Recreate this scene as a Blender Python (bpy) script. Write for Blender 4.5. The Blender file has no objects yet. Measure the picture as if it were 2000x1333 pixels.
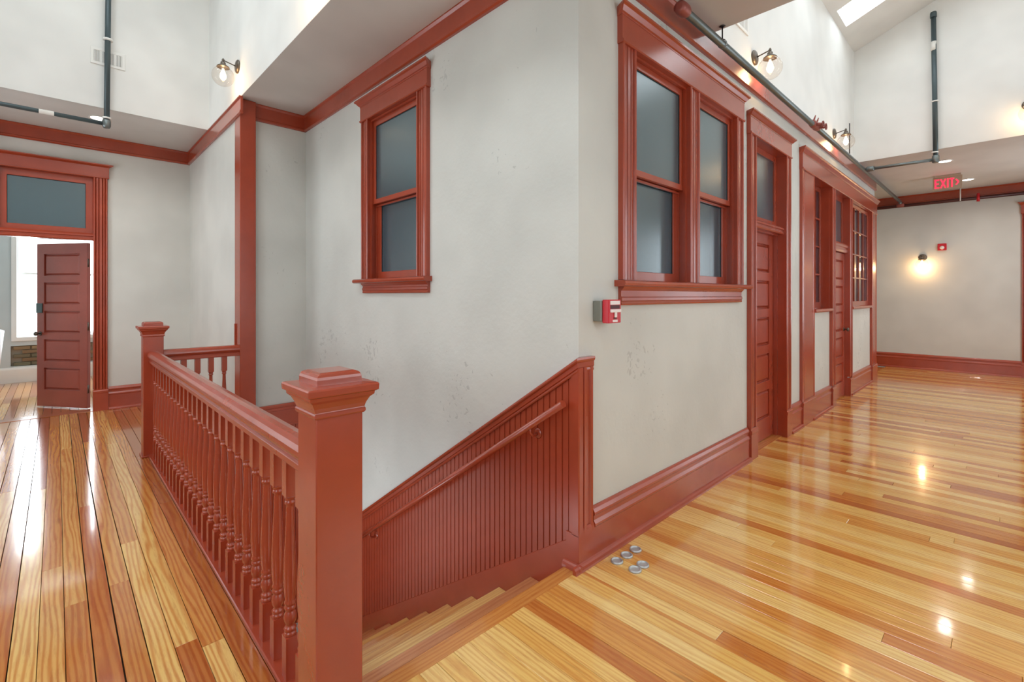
import bpy, bmesh, math, random
from mathutils import Vector, Matrix
random.seed(7)
D = bpy.data
SC = bpy.context.scene
COL = SC.collection
rad = math.radians

# ------------------------------------------------------------------ camera
cam_d = D.cameras.new('camera'); cam = D.objects.new('camera', cam_d); COL.objects.link(cam)
cam.location = (0, 0, 1.40)
cam.rotation_euler = (rad(90), 0, rad(46.133 - 90))
cam_d.sensor_width = 36.0
cam_d.lens = 926.0 / 2000 * 36
cam_d.shift_y = -89.0 / 2000
cam_d.clip_start = 0.02
SC.camera = cam
# ------------------------------------------------------------------ sky, daylight, exposure
W = D.worlds.new('sky'); SC.world = W; W.use_nodes = True
bg = W.node_tree.nodes['Background']
bg.inputs[0].default_value = (0.90, 0.96, 1.0, 1); bg.inputs[1].default_value = 3.2
SC.view_settings.view_transform = 'Standard'
SC.view_settings.look = 'None'
SC.view_settings.exposure = -0.03
SC.view_settings.gamma = 1.0
SC.view_settings.use_curve_mapping = False
SC.cycles.max_bounces = 6; SC.cycles.diffuse_bounces = 4; SC.cycles.glossy_bounces = 3; SC.cycles.transparent_max_bounces = 8
SC.cycles.sample_clamp_indirect = 6.0
SC.cycles.caustics_reflective = False; SC.cycles.caustics_refractive = False
SKY_W = {1: 9.0, -1: 11.0}          # daylight through one corridor skylight
SKY_L = {1: 7.0, -1: 20.0}          # light through one hall skylight, unseen and added for brightness

STAIR_FILL_W = 60.0  # power of the added fill light in the unseen lower hall
WIN_L, WIN_R = 20.0, 19.0   # fill light through one added, unseen outer window

def area_light(name, loc, direction, sx, sy, watts, col=(0.835, 0.93, 1.0)):
    l = D.lights.new(name, 'AREA'); l.shape = 'RECTANGLE'; l.size = sx; l.size_y = sy
    l.energy = watts; l.color = col
    o = D.objects.new(name, l); COL.objects.link(o); o.location = loc
    o.rotation_euler = Vector(direction).to_track_quat('-Z', 'Y').to_euler()
    return o

# ------------------------------------------------------------------ dimensions (metres)
XA, YB, ZC, ZCB = 1.941, 1.525, 3.328, 3.159    # stair wall, corridor wall, ceiling, underside of picture rail
XC, YD, XF, YL = 1.300, 7.640, 11.855, 5.235    # hall wall, door wall, end wall, wall behind stairs
XE, YW, XE2, XW = 1.288, 6.43, 3.473, 8.37      # edges of the light wells
XMIN, YMIN = -1.35, -1.65

# ------------------------------------------------------------------ materials
def srgb(r, g, b):
    f = lambda c: (c / 255 / 12.92) if c / 255 <= 0.04045 else ((c / 255 + 0.055) / 1.055) ** 2.4
    return (f(r), f(g), f(b), 1)

class NT:
    def __init__(s, name):
        s.m = D.materials.new(name); s.m.use_nodes = True; s.t = s.m.node_tree
        s.b = s.t.nodes['Principled BSDF']
    def n(s, kind, **kw):
        x = s.t.nodes.new(kind)
        for k, v in kw.items():
            if k in x.inputs: x.inputs[k].default_value = v
            else: setattr(x, k, v)
        return x
    def l(s, a, b): s.t.links.new(a, b)
    def ramp(s, fac, stops):
        r = s.n('ShaderNodeValToRGB'); e = r.color_ramp.elements
        while len(e) < len(stops): e.new(0.5)
        for i, (p, c) in enumerate(stops): e[i].position = p; e[i].color = c
        s.l(fac, r.inputs[0]); return r

def set_in(b, **kw):
    for k, v in kw.items():
        k = k.replace('_', ' ')
        if k in b.inputs: b.inputs[k].default_value = v

def simple(name, col, rough=0.5, metal=0.0, spec=0.5, emit=None, estr=0.0, **kw):
    t = NT(name); set_in(t.b, Base_Color=col, Roughness=rough, Metallic=metal)
    t.b.inputs['Specular IOR Level'].default_value = spec
    if emit: t.b.inputs['Emission Color'].default_value = emit; t.b.inputs['Emission Strength'].default_value = estr
    set_in(t.b, **kw)
    return t.m

def plaster(name, col, chips=0.0, bump=0.12):
    t = NT(name); co = t.n('ShaderNodeTexCoord')
    n1 = t.n('ShaderNodeTexNoise', Scale=1.7, Detail=2.0); t.l(co.outputs['Object'], n1.inputs['Vector'])
    c2 = tuple(c * 0.90 for c in col[:3]) + (1,)
    r1 = t.ramp(n1.outputs['Fac'], [(0.35, c2), (0.65, col)])
    out = r1.outputs[0]
    n2 = t.n('ShaderNodeTexNoise', Scale=24.0, Detail=3.0); t.l(co.outputs['Object'], n2.inputs['Vector'])
    h = n2.outputs['Fac']
    if chips > 0:
        n3 = t.n('ShaderNodeTexNoise', Scale=26.0, Detail=2.0, Distortion=0.8); t.l(co.outputs['Object'], n3.inputs['Vector'])
        n4 = t.n('ShaderNodeTexNoise', Scale=1.3, Detail=1.0); t.l(co.outputs['Object'], n4.inputs['Vector'])
        mu = t.n('ShaderNodeMath', operation='MULTIPLY'); t.l(n3.outputs['Fac'], mu.inputs[0]); t.l(n4.outputs['Fac'], mu.inputs[1])
        rc = t.ramp(mu.outputs[0], [(0.405, (0, 0, 0, 1)), (0.425, (1, 1, 1, 1))])
        mx = t.n('ShaderNodeMix', data_type='RGBA'); mf = t.n('ShaderNodeMath', operation='MULTIPLY'); mf.inputs[1].default_value = chips
        t.l(rc.outputs[0], mf.inputs[0]); t.l(mf.outputs[0], mx.inputs[0])
        t.l(out, mx.inputs[6]); mx.inputs[7].default_value = tuple(c * 0.62 for c in col[:3]) + (1,)
        out = mx.outputs[2]
        sb = t.n('ShaderNodeMath', operation='SUBTRACT'); t.l(h, sb.inputs[0]); t.l(rc.outputs[0], sb.inputs[1]); h = sb.outputs[0]
    t.l(out, t.b.inputs['Base Color']); set_in(t.b, Roughness=0.62); t.b.inputs['Specular IOR Level'].default_value = 0.3
    bp = t.n('ShaderNodeBump', Strength=bump, Distance=0.01); t.l(h, bp.inputs['Height']); t.l(bp.outputs[0], t.b.inputs['Normal'])
    return t.m

def paint(name, col, rough=0.27):
    t = NT(name); co = t.n('ShaderNodeTexCoord')
    n1 = t.n('ShaderNodeTexNoise', Scale=3.0, Detail=3.0, Roughness=0.65); t.l(co.outputs['Object'], n1.inputs['Vector'])
    r = t.ramp(n1.outputs['Fac'], [(0.3, tuple(c * 0.88 for c in col[:3]) + (1,)), (0.7, tuple(min(1, c * 1.08) for c in col[:3]) + (1,))])
    t.l(r.outputs[0], t.b.inputs['Base Color'])
    n2 = t.n('ShaderNodeTexNoise', Scale=55.0, Detail=1.0); t.l(co.outputs['Object'], n2.inputs['Vector'])
    bp = t.n('ShaderNodeBump', Strength=0.10, Distance=0.004); t.l(n2.outputs['Fac'], bp.inputs['Height']); t.l(bp.outputs[0], t.b.inputs['Normal'])
    set_in(t.b, Roughness=rough, Coat_Weight=0.6, Coat_Roughness=0.24, Coat_IOR=1.5); t.b.inputs['Specular IOR Level'].default_value = 0.5
    return t.m

def wood(name, stops, axis='Y', rough=0.16, grain=0.34, fine=0.35):
    t = NT(name); co = t.n('ShaderNodeTexCoord'); oi = t.n('ShaderNodeObjectInfo')
    sc = t.n('ShaderNodeMath', operation='MULTIPLY'); sc.inputs[1].default_value = 37.0; t.l(oi.outputs['Random'], sc.inputs[0])
    cb = t.n('ShaderNodeCombineXYZ'); t.l(sc.outputs[0], cb.inputs[0]); t.l(sc.outputs[0], cb.inputs[1]); t.l(sc.outputs[0], cb.inputs[2])
    ad = t.n('ShaderNodeVectorMath', operation='ADD'); t.l(co.outputs['Object'], ad.inputs[0]); t.l(cb.outputs[0], ad.inputs[1])
    mp = t.n('ShaderNodeMapping'); t.l(ad.outputs[0], mp.inputs['Vector'])
    mp.inputs['Scale'].default_value = (9, 0.75, 9) if axis == 'Y' else (0.75, 9, 9)
    base = t.ramp(oi.outputs['Random'], stops)
    # cathedral grain: distorted bands
    wv = t.n('ShaderNodeTexWave', Scale=1.5, Distortion=14.0, Detail=2.5); wv.inputs['Detail Scale'].default_value = 0.8
    wv.bands_direction = 'X' if axis == 'Y' else 'Y'; t.l(mp.outputs[0], wv.inputs['Vector'])
    gr = t.ramp(wv.outputs['Fac'], [(0.30, (0, 0, 0, 1)), (0.95, (1, 1, 1, 1))])
    nf = t.n('ShaderNodeTexNoise', Scale=9.0, Detail=4.0, Roughness=0.72); t.l(mp.outputs[0], nf.inputs['Vector'])
    dk = t.n('ShaderNodeMix', data_type='RGBA', blend_type='MULTIPLY')
    f1 = t.n('ShaderNodeMath', operation='MULTIPLY'); f1.inputs[1].default_value = grain; t.l(gr.outputs[0], f1.inputs[0])
    t.l(f1.outputs[0], dk.inputs[0]); t.l(base.outputs[0], dk.inputs[6]); dk.inputs[7].default_value = srgb(214, 150, 96)
    dk2 = t.n('ShaderNodeMix', data_type='RGBA', blend_type='MULTIPLY')
    r2 = t.ramp(nf.outputs['Fac'], [(0.30, (1, 1, 1, 1)), (0.52, (0, 0, 0, 1))])
    f2 = t.n('ShaderNodeMath', operation='MULTIPLY'); f2.inputs[1].default_value = fine; t.l(r2.outputs[0], f2.inputs[0])
    t.l(f2.outputs[0], dk2.inputs[0]); t.l(dk.outputs[2], dk2.inputs[6]); dk2.inputs[7].default_value = srgb(190, 120, 70)
    # knots and stains
    kn = t.n('ShaderNodeTexNoise', Scale=2.3, Detail=2.0); t.l(mp.outputs[0], kn.inputs['Vector'])
    rk = t.ramp(kn.outputs['Fac'], [(0.72, (0, 0, 0, 1)), (0.78, (1, 1, 1, 1))])
    fk = t.n('ShaderNodeMath', operation='MULTIPLY'); fk.inputs[1].default_value = 0.5; t.l(rk.outputs[0], fk.inputs[0])
    dk3 = t.n('ShaderNodeMix', data_type='RGBA', blend_type='MULTIPLY'); t.l(fk.outputs[0], dk3.inputs[0]); t.l(dk2.outputs[2], dk3.inputs[6])
    dk3.inputs[7].default_value = srgb(120, 70, 40)
    t.l(dk3.outputs[2], t.b.inputs['Base Color'])
    nb = t.n('ShaderNodeTexNoise', Scale=6.0, Detail=3.0); t.l(co.outputs['Object'], nb.inputs['Vector'])
    bp = t.n('ShaderNodeBump', Strength=0.035, Distance=0.01); t.l(nb.outputs['Fac'], bp.inputs['Height']); t.l(bp.outputs[0], t.b.inputs['Normal'])
    set_in(t.b, Roughness=rough); t.b.inputs['Specular IOR Level'].default_value = 0.5
    set_in(t.b, Coat_Weight=0.7, Coat_Roughness=0.07)
    return t.m

def thin_glass(name, tint, gloss=0.12, rough=0.02):
    t = NT(name); t.t.nodes.remove(t.b); o = t.t.nodes['Material Output']
    tr = t.n('ShaderNodeBsdfTransparent', Color=tint); gl = t.n('ShaderNodeBsdfGlossy', Roughness=rough)
    fr = t.n('ShaderNodeLayerWeight', Blend=0.5); pw = t.n('ShaderNodeMath', operation='POWER'); pw.inputs[1].default_value = 4.0; t.l(fr.outputs['Facing'], pw.inputs[0])
    ad = t.n('ShaderNodeMath', operation='MULTIPLY_ADD'); ad.inputs[1].default_value = gloss; ad.inputs[2].default_value = 0.03
    t.l(pw.outputs[0], ad.inputs[0]); mx = t.n('ShaderNodeMixShader'); t.l(ad.outputs[0], mx.inputs[0])
    t.l(tr.outputs[0], mx.inputs[1]); t.l(gl.outputs[0], mx.inputs[2]); t.l(mx.outputs[0], o.inputs[0])
    return t.m

M = {}
M['plaster'] = plaster('grey_plaster', srgb(208, 209, 203), chips=0.5, bump=0.2)
M['plaster_plain'] = plaster('grey_wall_paint', srgb(210, 210, 204), bump=0.05)
M['white'] = plaster('white_wall_paint', srgb(236, 236, 232), bump=0.02)
M['soffit'] = plaster('ceiling_paint', srgb(210, 209, 204), bump=0.02)
M['red'] = paint('oxide_red_paint', srgb(160, 63, 37))
M['red_leaf'] = paint('oxide_red_door_paint', srgb(156, 74, 58), 0.36)
M['pine'] = wood('pine_floor', [(0.0, srgb(242, 206, 132)), (0.30, srgb(234, 188, 104)), (0.58, srgb(222, 160, 78)), (0.82, srgb(208, 134, 60)), (1.0, srgb(186, 106, 50))])
M['pine_old'] = wood('old_pine_floor', [(0.0, srgb(230, 188, 112)), (0.3, srgb(208, 146, 72)), (0.6, srgb(186, 112, 50)), (0.85, srgb(164, 88, 42)), (1.0, srgb(222, 176, 100))], grain=0.6)
M['tread'] = wood('pine_tread', [(0.0, srgb(236, 200, 130)), (0.5, srgb(226, 178, 104)), (0.8, srgb(204, 138, 84)), (1.0, srgb(190, 118, 74))], 'X', 0.3)
M['tread_red'] = wood('reddish_pine_tread', [(0.0, srgb(206, 140, 92)), (1.0, srgb(198, 130, 84))], 'X', 0.3)
M['nosing'] = wood('pine_nosing', [(0.0, srgb(206, 138, 68)), (1.0, srgb(200, 130, 66))], 'X', 0.25)
M['subfloor'] = simple('floor_gap_filler', srgb(62, 50, 40), 0.9)
M['frost'] = simple('frosted_dark_glass', srgb(44, 70, 78), 0.27, spec=1.0, Coat_Weight=1.0, Coat_Roughness=0.24, Coat_IOR=1.7, Coat_Tint=(0.80, 0.95, 1.0, 1.0))
M['dark_glass'] = simple('dark_clear_glass', srgb(40, 38, 48), 0.08, spec=0.8)
M['putty'] = simple('old_putty', srgb(38, 42, 44), 0.8)
M['galv'] = simple('galvanised_pipe', srgb(120, 128, 128), 0.38, 0.75)
M['pipe_dark'] = simple('grey_painted_pipe', srgb(74, 88, 92), 0.4, 0.3)
M['pipe_red'] = simple('dark_red_pipe', srgb(70, 22, 18), 0.4)
M['tape'] = simple('white_pipe_tape', srgb(225, 222, 215), 0.6)
M['brass_red'] = simple('red_brown_fitting', srgb(150, 84, 76), 0.4, 0.3)
M['bronze'] = simple('aged_bronze', srgb(105, 96, 86), 0.38, 0.7)
M['globe'] = thin_glass('clear_globe_glass', (0.97, 0.94, 0.91, 1), 0.45)
M['pane'] = thin_glass('clear_window_glass', (0.97, 0.98, 0.98, 1), 0.1)
M['bulb'] = simple('glowing_bulb', (1, 0.8, 0.55, 1), 0.5, emit=(1.0, 0.66, 0.34, 1), estr=28.0)
M['can'] = simple('downlight_lens', (1, 1, 1, 1), 0.5, emit=(1.0, 0.92, 0.82, 1), estr=9.0)
M['trimwhite'] = simple('white_enamel', srgb(232, 231, 226), 0.35)
M['grille_dark'] = simple('grille_shadow_gap', srgb(96, 92, 86), 0.8)
M['signface'] = simple('exit_sign_face', srgb(176, 160, 140), 0.35)
M['signred'] = simple('lit_red_letters', (1, 0.03, 0.06, 1), 0.5, emit=(1.0, 0.03, 0.08, 1), estr=1.6)
M['alarm'] = simple('alarm_red_plastic', srgb(196, 22, 40), 0.3)
M['alarm_white'] = simple('alarm_white_plastic', srgb(236, 226, 224), 0.4)
M['alarm_dark'] = simple('alarm_dark_slot', srgb(70, 8, 18), 0.5)
M['boxgrey'] = simple('zinc_box', srgb(140, 142, 134), 0.5, 0.5)
M['steel'] = simple('brushed_steel', srgb(190, 192, 192), 0.42, 0.55)
M['black'] = simple('black_iron', srgb(40, 36, 34), 0.45, 0.4)
M['lock'] = simple('grey_green_lock', srgb(96, 112, 112), 0.4, 0.5)
M['stone'] = simple('pale_threshold', srgb(224, 216, 202), 0.4)
M['mortar'] = simple('mortar', srgb(150, 140, 124), 0.9)
M['bluewall'] = plaster('pale_blue_grey_paint', srgb(200, 208, 208), bump=0.03)
M['chair'] = simple('white_upholstery', srgb(232, 232, 234), 0.7)
t = NT('old_brick'); oi = t.n('ShaderNodeObjectInfo')
r = t.ramp(oi.outputs['Random'], [(0, srgb(150, 128, 96)), (0.5, srgb(124, 98, 72)), (1, srgb(106, 108, 88))]); t.l(r.outputs[0], t.b.inputs['Base Color']); set_in(t.b, Roughness=0.9)
M['brick'] = t.m

# ------------------------------------------------------------------ mesh helpers
class MB:
    def __init__(s): s.v = []; s.f = []; s.sm = []
    def add(s, vs, fs, smooth=False):
        o = len(s.v); s.v += [tuple(v) for v in vs]
        for f in fs: s.f.append(tuple(i + o for i in f)); s.sm.append(smooth)
        return s
    def box(s, a, b):
        x0, y0, z0 = a; x1, y1, z1 = b
        return s.add([(x0,y0,z0),(x1,y0,z0),(x1,y1,z0),(x0,y1,z0),(x0,y0,z1),(x1,y0,z1),(x1,y1,z1),(x0,y1,z1)],
              [(0,3,2,1),(4,5,6,7),(0,1,5,4),(1,2,6,5),(2,3,7,6),(3,0,4,7)])
    def prism(s, pa, pb):
        n = len(pa)
        return s.add(list(pa) + list(pb), [tuple(range(n - 1, -1, -1)), tuple(range(n, 2 * n))] + [(i, (i + 1) % n, n + (i + 1) % n, n + i) for i in range(n)])
    def tube(s, pts, r, n=12, cap=True):
        pts = [Vector(p) for p in pts]; rings = []
        up = Vector((0, 0, 1))
        for i, p in enumerate(pts):
            a = (pts[min(i + 1, len(pts) - 1)] - pts[max(i - 1, 0)]).normalized()
            ref = up if abs(a.dot(up)) < 0.95 else Vector((1, 0, 0))
            u = a.cross(ref).normalized(); w = a.cross(u)
            rr = r[i] if isinstance(r, (list, tuple)) else r
            rings.append([p + (u * math.cos(2 * math.pi * k / n) + w * math.sin(2 * math.pi * k / n)) * rr for k in range(n)])
        vs = [v for g in rings for v in g]; fs = []
        for i in range(len(pts) - 1):
            for k in range(n): fs.append((i * n + k, i * n + (k + 1) % n, (i + 1) * n + (k + 1) % n, (i + 1) * n + k))
        s.add(vs, fs, True)
        if cap:
            o = len(s.v) - len(vs)
            s.f.append(tuple(o + k for k in range(n))); s.sm.append(False)
            s.f.append(tuple(o + (len(pts) - 1) * n + k for k in range(n))); s.sm.append(False)
        return s
    def lathe(s, prof, n=20, c=(0, 0, 0), axis='Z', cap=True):
        cx, cy, cz = c; vs = []
        for r, z in prof:
            for k in range(n):
                a = 2 * math.pi * k / n; u, w = r * math.cos(a), r * math.sin(a)
                vs.append((cx + u, cy + w, cz + z) if axis == 'Z' else (cx + u, cy + z, cz + w) if axis == 'Y' else (cx + z, cy + u, cz + w))
        fs = [(i * n + k, i * n + (k + 1) % n, (i + 1) * n + (k + 1) % n, (i + 1) * n + k) for i in range(len(prof) - 1) for k in range(n)]
        o = len(s.v); s.add(vs, fs, True)
        if cap:
            for i in (0, len(prof) - 1):
                if prof[i][0] > 1e-5: s.f.append(tuple(o + i * n + k for k in range(n))); s.sm.append(False)
        return s
    def mesh(s, name, mat, bevel=0, seg=1):
        bm = bmesh.new(); vv = [bm.verts.new(v) for v in s.v]
        for f, sm in zip(s.f, s.sm):
            try: fa = bm.faces.new([vv[i] for i in f]); fa.smooth = sm
            except ValueError: pass
        bmesh.ops.remove_doubles(bm, verts=bm.verts, dist=1e-6)
        bmesh.ops.recalc_face_normals(bm, faces=bm.faces)
        if bevel:
            bmesh.ops.bevel(bm, geom=[e for e in bm.edges if len(e.link_faces) == 2 and e.calc_face_angle() > 0.6], offset=bevel, segments=seg, profile=0.6, affect='EDGES', clamp_overlap=True)
        me = D.meshes.new(name); bm.to_mesh(me); bm.free(); me.materials.append(M[mat] if isinstance(mat, str) else mat)
        return me
    def build(s, name, mat, parent=None, bevel=0, seg=1, loc=None):
        o = D.objects.new(name, s.mesh(name, mat, bevel, seg)); COL.objects.link(o)
        if loc: o.location = loc
        if parent: o.parent = parent; o.matrix_parent_inverse = parent.matrix_basis.inverted() if False else Matrix.Translation(-parent.location)
        return o

def tag(o, label=None, cat=None, group=None, kind=None):
    if label: o['label'] = label
    if cat: o['category'] = cat
    if group: o['group'] = group
    if kind: o['kind'] = kind
    return o
def empty(name, loc, label=None, cat=None, group=None, kind=None):
    o = D.objects.new(name, None); COL.objects.link(o); o.location = loc; o.empty_display_size = 0.1
    return tag(o, label, cat, group, kind)
def part_copy(src, parent, offset):           # one more object on the same mesh
    c = src.copy(); COL.objects.link(c); c.parent = parent
    c.location = Vector(src.location) + Vector(offset); return c

class Wall:
    """A wall face: s runs along it, d stands out of it, z is up."""
    def __init__(s, f): s.P = f
    def box(s, m, s0, s1, d0, d1, z0, z1):
        a = s.P(s0, d0, z0); b = s.P(s1, d1, z1)
        return m.box([min(p, q) for p, q in zip(a, b)], [max(p, q) for p, q in zip(a, b)])
    def along(s, m, prof, s0, s1):            # profile (d,z) swept along the wall
        return m.prism([s.P(s0, d, z) for d, z in prof], [s.P(s1, d, z) for d, z in prof])
    def up(s, m, prof, z0, z1):               # profile (s,d) swept upwards
        return m.prism([s.P(u, d, z0) for u, d in prof], [s.P(u, d, z1) for u, d in prof])
WA = Wall(lambda s, d, z: (XA - d, s, z))
WB = Wall(lambda s, d, z: (s, YB - d, z))
WC = Wall(lambda s, d, z: (XC - d, s, z))
WD = Wall(lambda s, d, z: (s, YD - d, z))
WF = Wall(lambda s, d, z: (XF - d, s, z))
WL = Wall(lambda s, d, z: (s, YL - d, z))

def grid_slab(m, P, us, vs, holes, t0, t1):
    """slab over the cells us x vs (holes left open) between offsets t0 and t1, as one closed mesh"""
    idx = {}; V = []; F = []
    def vid(i, j, k):
        key = (i, j, k)
        if key not in idx: idx[key] = len(V); V.append(P(us[i], vs[j], (t0, t1)[k]))
        return idx[key]
    def solid(i, j):
        if i < 0 or j < 0 or i >= len(us) - 1 or j >= len(vs) - 1: return False
        cu, cv = (us[i] + us[i + 1]) / 2, (vs[j] + vs[j + 1]) / 2
        return not any(a < cu < b and c < cv < d for a, b, c, d in holes)
    for i in range(len(us) - 1):
        for j in range(len(vs) - 1):
            if not solid(i, j): continue
            for k in (0, 1): F.append((vid(i, j, k), vid(i + 1, j, k), vid(i + 1, j + 1, k), vid(i, j + 1, k)))
            for (di, dj, a, b) in ((-1, 0, (i, j), (i, j + 1)), (1, 0, (i + 1, j), (i + 1, j + 1)), (0, -1, (i, j), (i + 1, j)), (0, 1, (i, j + 1), (i + 1, j + 1))):
                if not solid(i + di, j + dj): F.append((vid(*a, 0), vid(*b, 0), vid(*b, 1), vid(*a, 1)))
    return m.add(V, F)
def breaks(lo, hi, holes, k): return sorted({lo, hi} | {x for h in holes for x in (h[2 * k], h[2 * k + 1]) if lo < x < hi})
def wall_slab(name, wall, s0, s1, z0, z1, thick, holes, mat, label, bevel=0):
    m = MB(); grid_slab(m, lambda u, v, d: wall.P(u, -d, v), breaks(s0, s1, holes, 0), breaks(z0, z1, holes, 1), holes, 0, thick)
    return tag(m.build(name, mat, None, bevel), label, 'wall', kind='structure')

# ------------------------------------------------------------------ shell: walls
# openings (s0,s1,z0,z1)
HW_A = [(2.995, 3.775, 1.51, 2.91)]
HW_B = [(2.44, 3.955, 1.46, 2.845), (4.375, 5.205, -0.03, 2.79), (6.20, 6.976, 1.215, 2.765), (7.135, 7.96, -0.03, 2.765), (8.11, 9.53, 1.215, 2.765)]
HW_D = [(-0.475, 0.335, -0.03, 2.84)]
HW_F = [(-1.26, -0.325, -0.03, 2.79)]
wall_slab('wall_stair', WA, YB, 5.40, -3.3, ZC, 0.17, HW_A, 'plaster', 'worn grey plaster wall above the descending stairs')
wall_slab('wall_corridor', WB, XA + 0.17, 9.93, -3.3, ZC, 0.19, HW_B, 'plaster', 'grey plaster wall with double window and doors along the corridor')
m = MB(); grid_slab(m, lambda u, v, d: WL.P(u, -d, v), [0.5, XC + 0.01, 1.95], [-3.3, -0.02, ZC], [(0.5, XC + 0.01, -0.02, ZC)], 0, 0.12)
wall_landing = tag(m.build('wall_landing', 'plaster'), 'narrow grey plaster wall facing the stairs beside the red column', 'wall', kind='structure')
wall_slab('wall_hall', WC, 5.30, 7.66, 0 - 0.02, ZC, 0.15, [], 'plaster_plain', 'short grey wall between the red column and the door wall')
wall_slab('wall_door', WD, XMIN, XC + 0.15, -0.02, ZC, 0.16, HW_D, 'plaster_plain', 'grey end wall holding the open panelled door')
wall_slab('wall_end', WF, YMIN, 4.2, -0.02, ZC, 0.15, HW_F, 'plaster_plain', 'grey wall closing the far end of the corridor')
WX = Wall(lambda s, d, z: (XMIN + d, s, z)); WY = Wall(lambda s, d, z: (s, YMIN + d, z))
LWIN = [(-0.2, 1.0), (2.6, 3.8), (5.5, 6.7)]; RWIN = [(1.6, 3.0), (5.0, 6.4), (8.9, 10.3)]  # window openings added out of view to let in fill light
wall_slab('wall_left', WX, YMIN, YD + 0.16, -0.02, 5.6, 0.15, [(a, b, 0.75, 2.75) for a, b in LWIN], 'plaster_plain', 'grey outer wall of the hall with added fill light windows')
wall_slab('wall_right', WY, XMIN - 0.15, XF + 0.15, -0.02, 5.6, 0.15, [(a, b, 0.75, 2.75) for a, b in RWIN], 'plaster_plain', 'grey outer wall of the corridor with added fill light windows')
WG = Wall(lambda s, d, z: (-1.5 + d, s, z))
wall_slab('wall_lower', WG, 1.2, 5.5, -2.6, -0.27, 0.15, [(1.75, 4.15, -2.2, -0.6)], 'white', 'pale outer wall of the lower hall')  # opening made for the added stairwell fill light
m = MB().box((-1.5, 1.2, -2.7), (0.68, 5.5, -2.49)); tag(m.build('floor', 'tread'), 'pine floor of the lower hall', 'floor', kind='structure')
m = MB().box((-1.5, 5.36, -2.49), (0.66, 5.5, -0.272)); tag(m.build('wall_lower_end', 'white'), 'pale end wall of the lower hall', 'wall', kind='structure')
m = MB().box((-1.5, 1.2, -2.49), (1.93, 1.35, -0.272)); tag(m.build('wall_lower_front', 'white'), 'pale wall under the head of the stairs', 'wall', kind='structure')
m = MB().box((9.78, 4.05, -0.02), (XF, 4.2, ZC)); tag(m.build('wall_passage', 'plaster_plain'), 'grey wall at the back of the side passage', 'wall', kind='structure')
m = MB().box((9.78, 1.72, -0.02), (9.93, 4.05, ZC)); tag(m.build('wall_return', 'plaster_plain'), 'grey wall turning the corner into the side passage', 'wall', kind='structure')
# upper white walls of the light wells
m = MB().box((XE, YMIN, ZC + 0.0005), (XE + 0.14, YW, 5.9)); tag(m.build('wall_upper_hall', 'white'), 'tall white upper wall over the red column carrying globe lamps', 'wall', kind='structure')
m = MB().box((XMIN, YW, ZC + 0.0005), (XE + 0.14, YW + 0.14, 5.9)); tag(m.build('wall_upper_door', 'white'), 'white upper wall with the air grille above the open door', 'wall', kind='structure')
m = MB().box((XE2, YB, ZC + 0.0005), (XW + 0.14, YB + 0.14, 5.2)); tag(m.build('wall_upper_corridor', 'white'), 'white upper wall above the corridor windows carrying globe lamps', 'wall', kind='structure')
m = MB().box((XW, YMIN, ZC + 0.0005), (XW + 0.14, YB, 5.9)); tag(m.build('wall_upper_end', 'white'), 'white gable wall with a grey riser pipe at the corridor end', 'wall', kind='structure')
m = MB().box((XE2 - 0.14, YMIN, ZC + 0.0005), (XE2, YB + 0.14, 5.9)); tag(m.build('wall_upper_near', 'white'), 'white gable wall over the near edge of the corridor light well', 'wall', kind='structure')
# ------------------------------------------------------------------ ceilings
def ceil(x0, x1, y0, y1, label):
    m = MB().box((x0, y0, ZC - 0.001), (x1, y1, ZC + 0.1)); return tag(m.build('ceiling', 'soffit'), label, 'ceiling', kind='structure')
m = MB(); grid_slab(m, lambda u, v, d: (u, v, ZC + d), [XE + 0.001, 2.1, XE2 - 0.001], [YMIN, YB + 0.15, 5.5], [(2.1, XE2, YB + 0.15, 5.5)], -0.001, 0.1)
tag(m.build('ceiling', 'soffit'), 'low grey ceiling above the stairs and the corner', 'ceiling', kind='structure')
ceil(XMIN, XC + 0.15, YW + 0.001, YD + 0.16, 'low grey ceiling in front of the open door')
ceil(XW + 0.001, XF + 0.15, YMIN, 4.2, 'low ceiling with exit sign at the corridor end')
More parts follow.
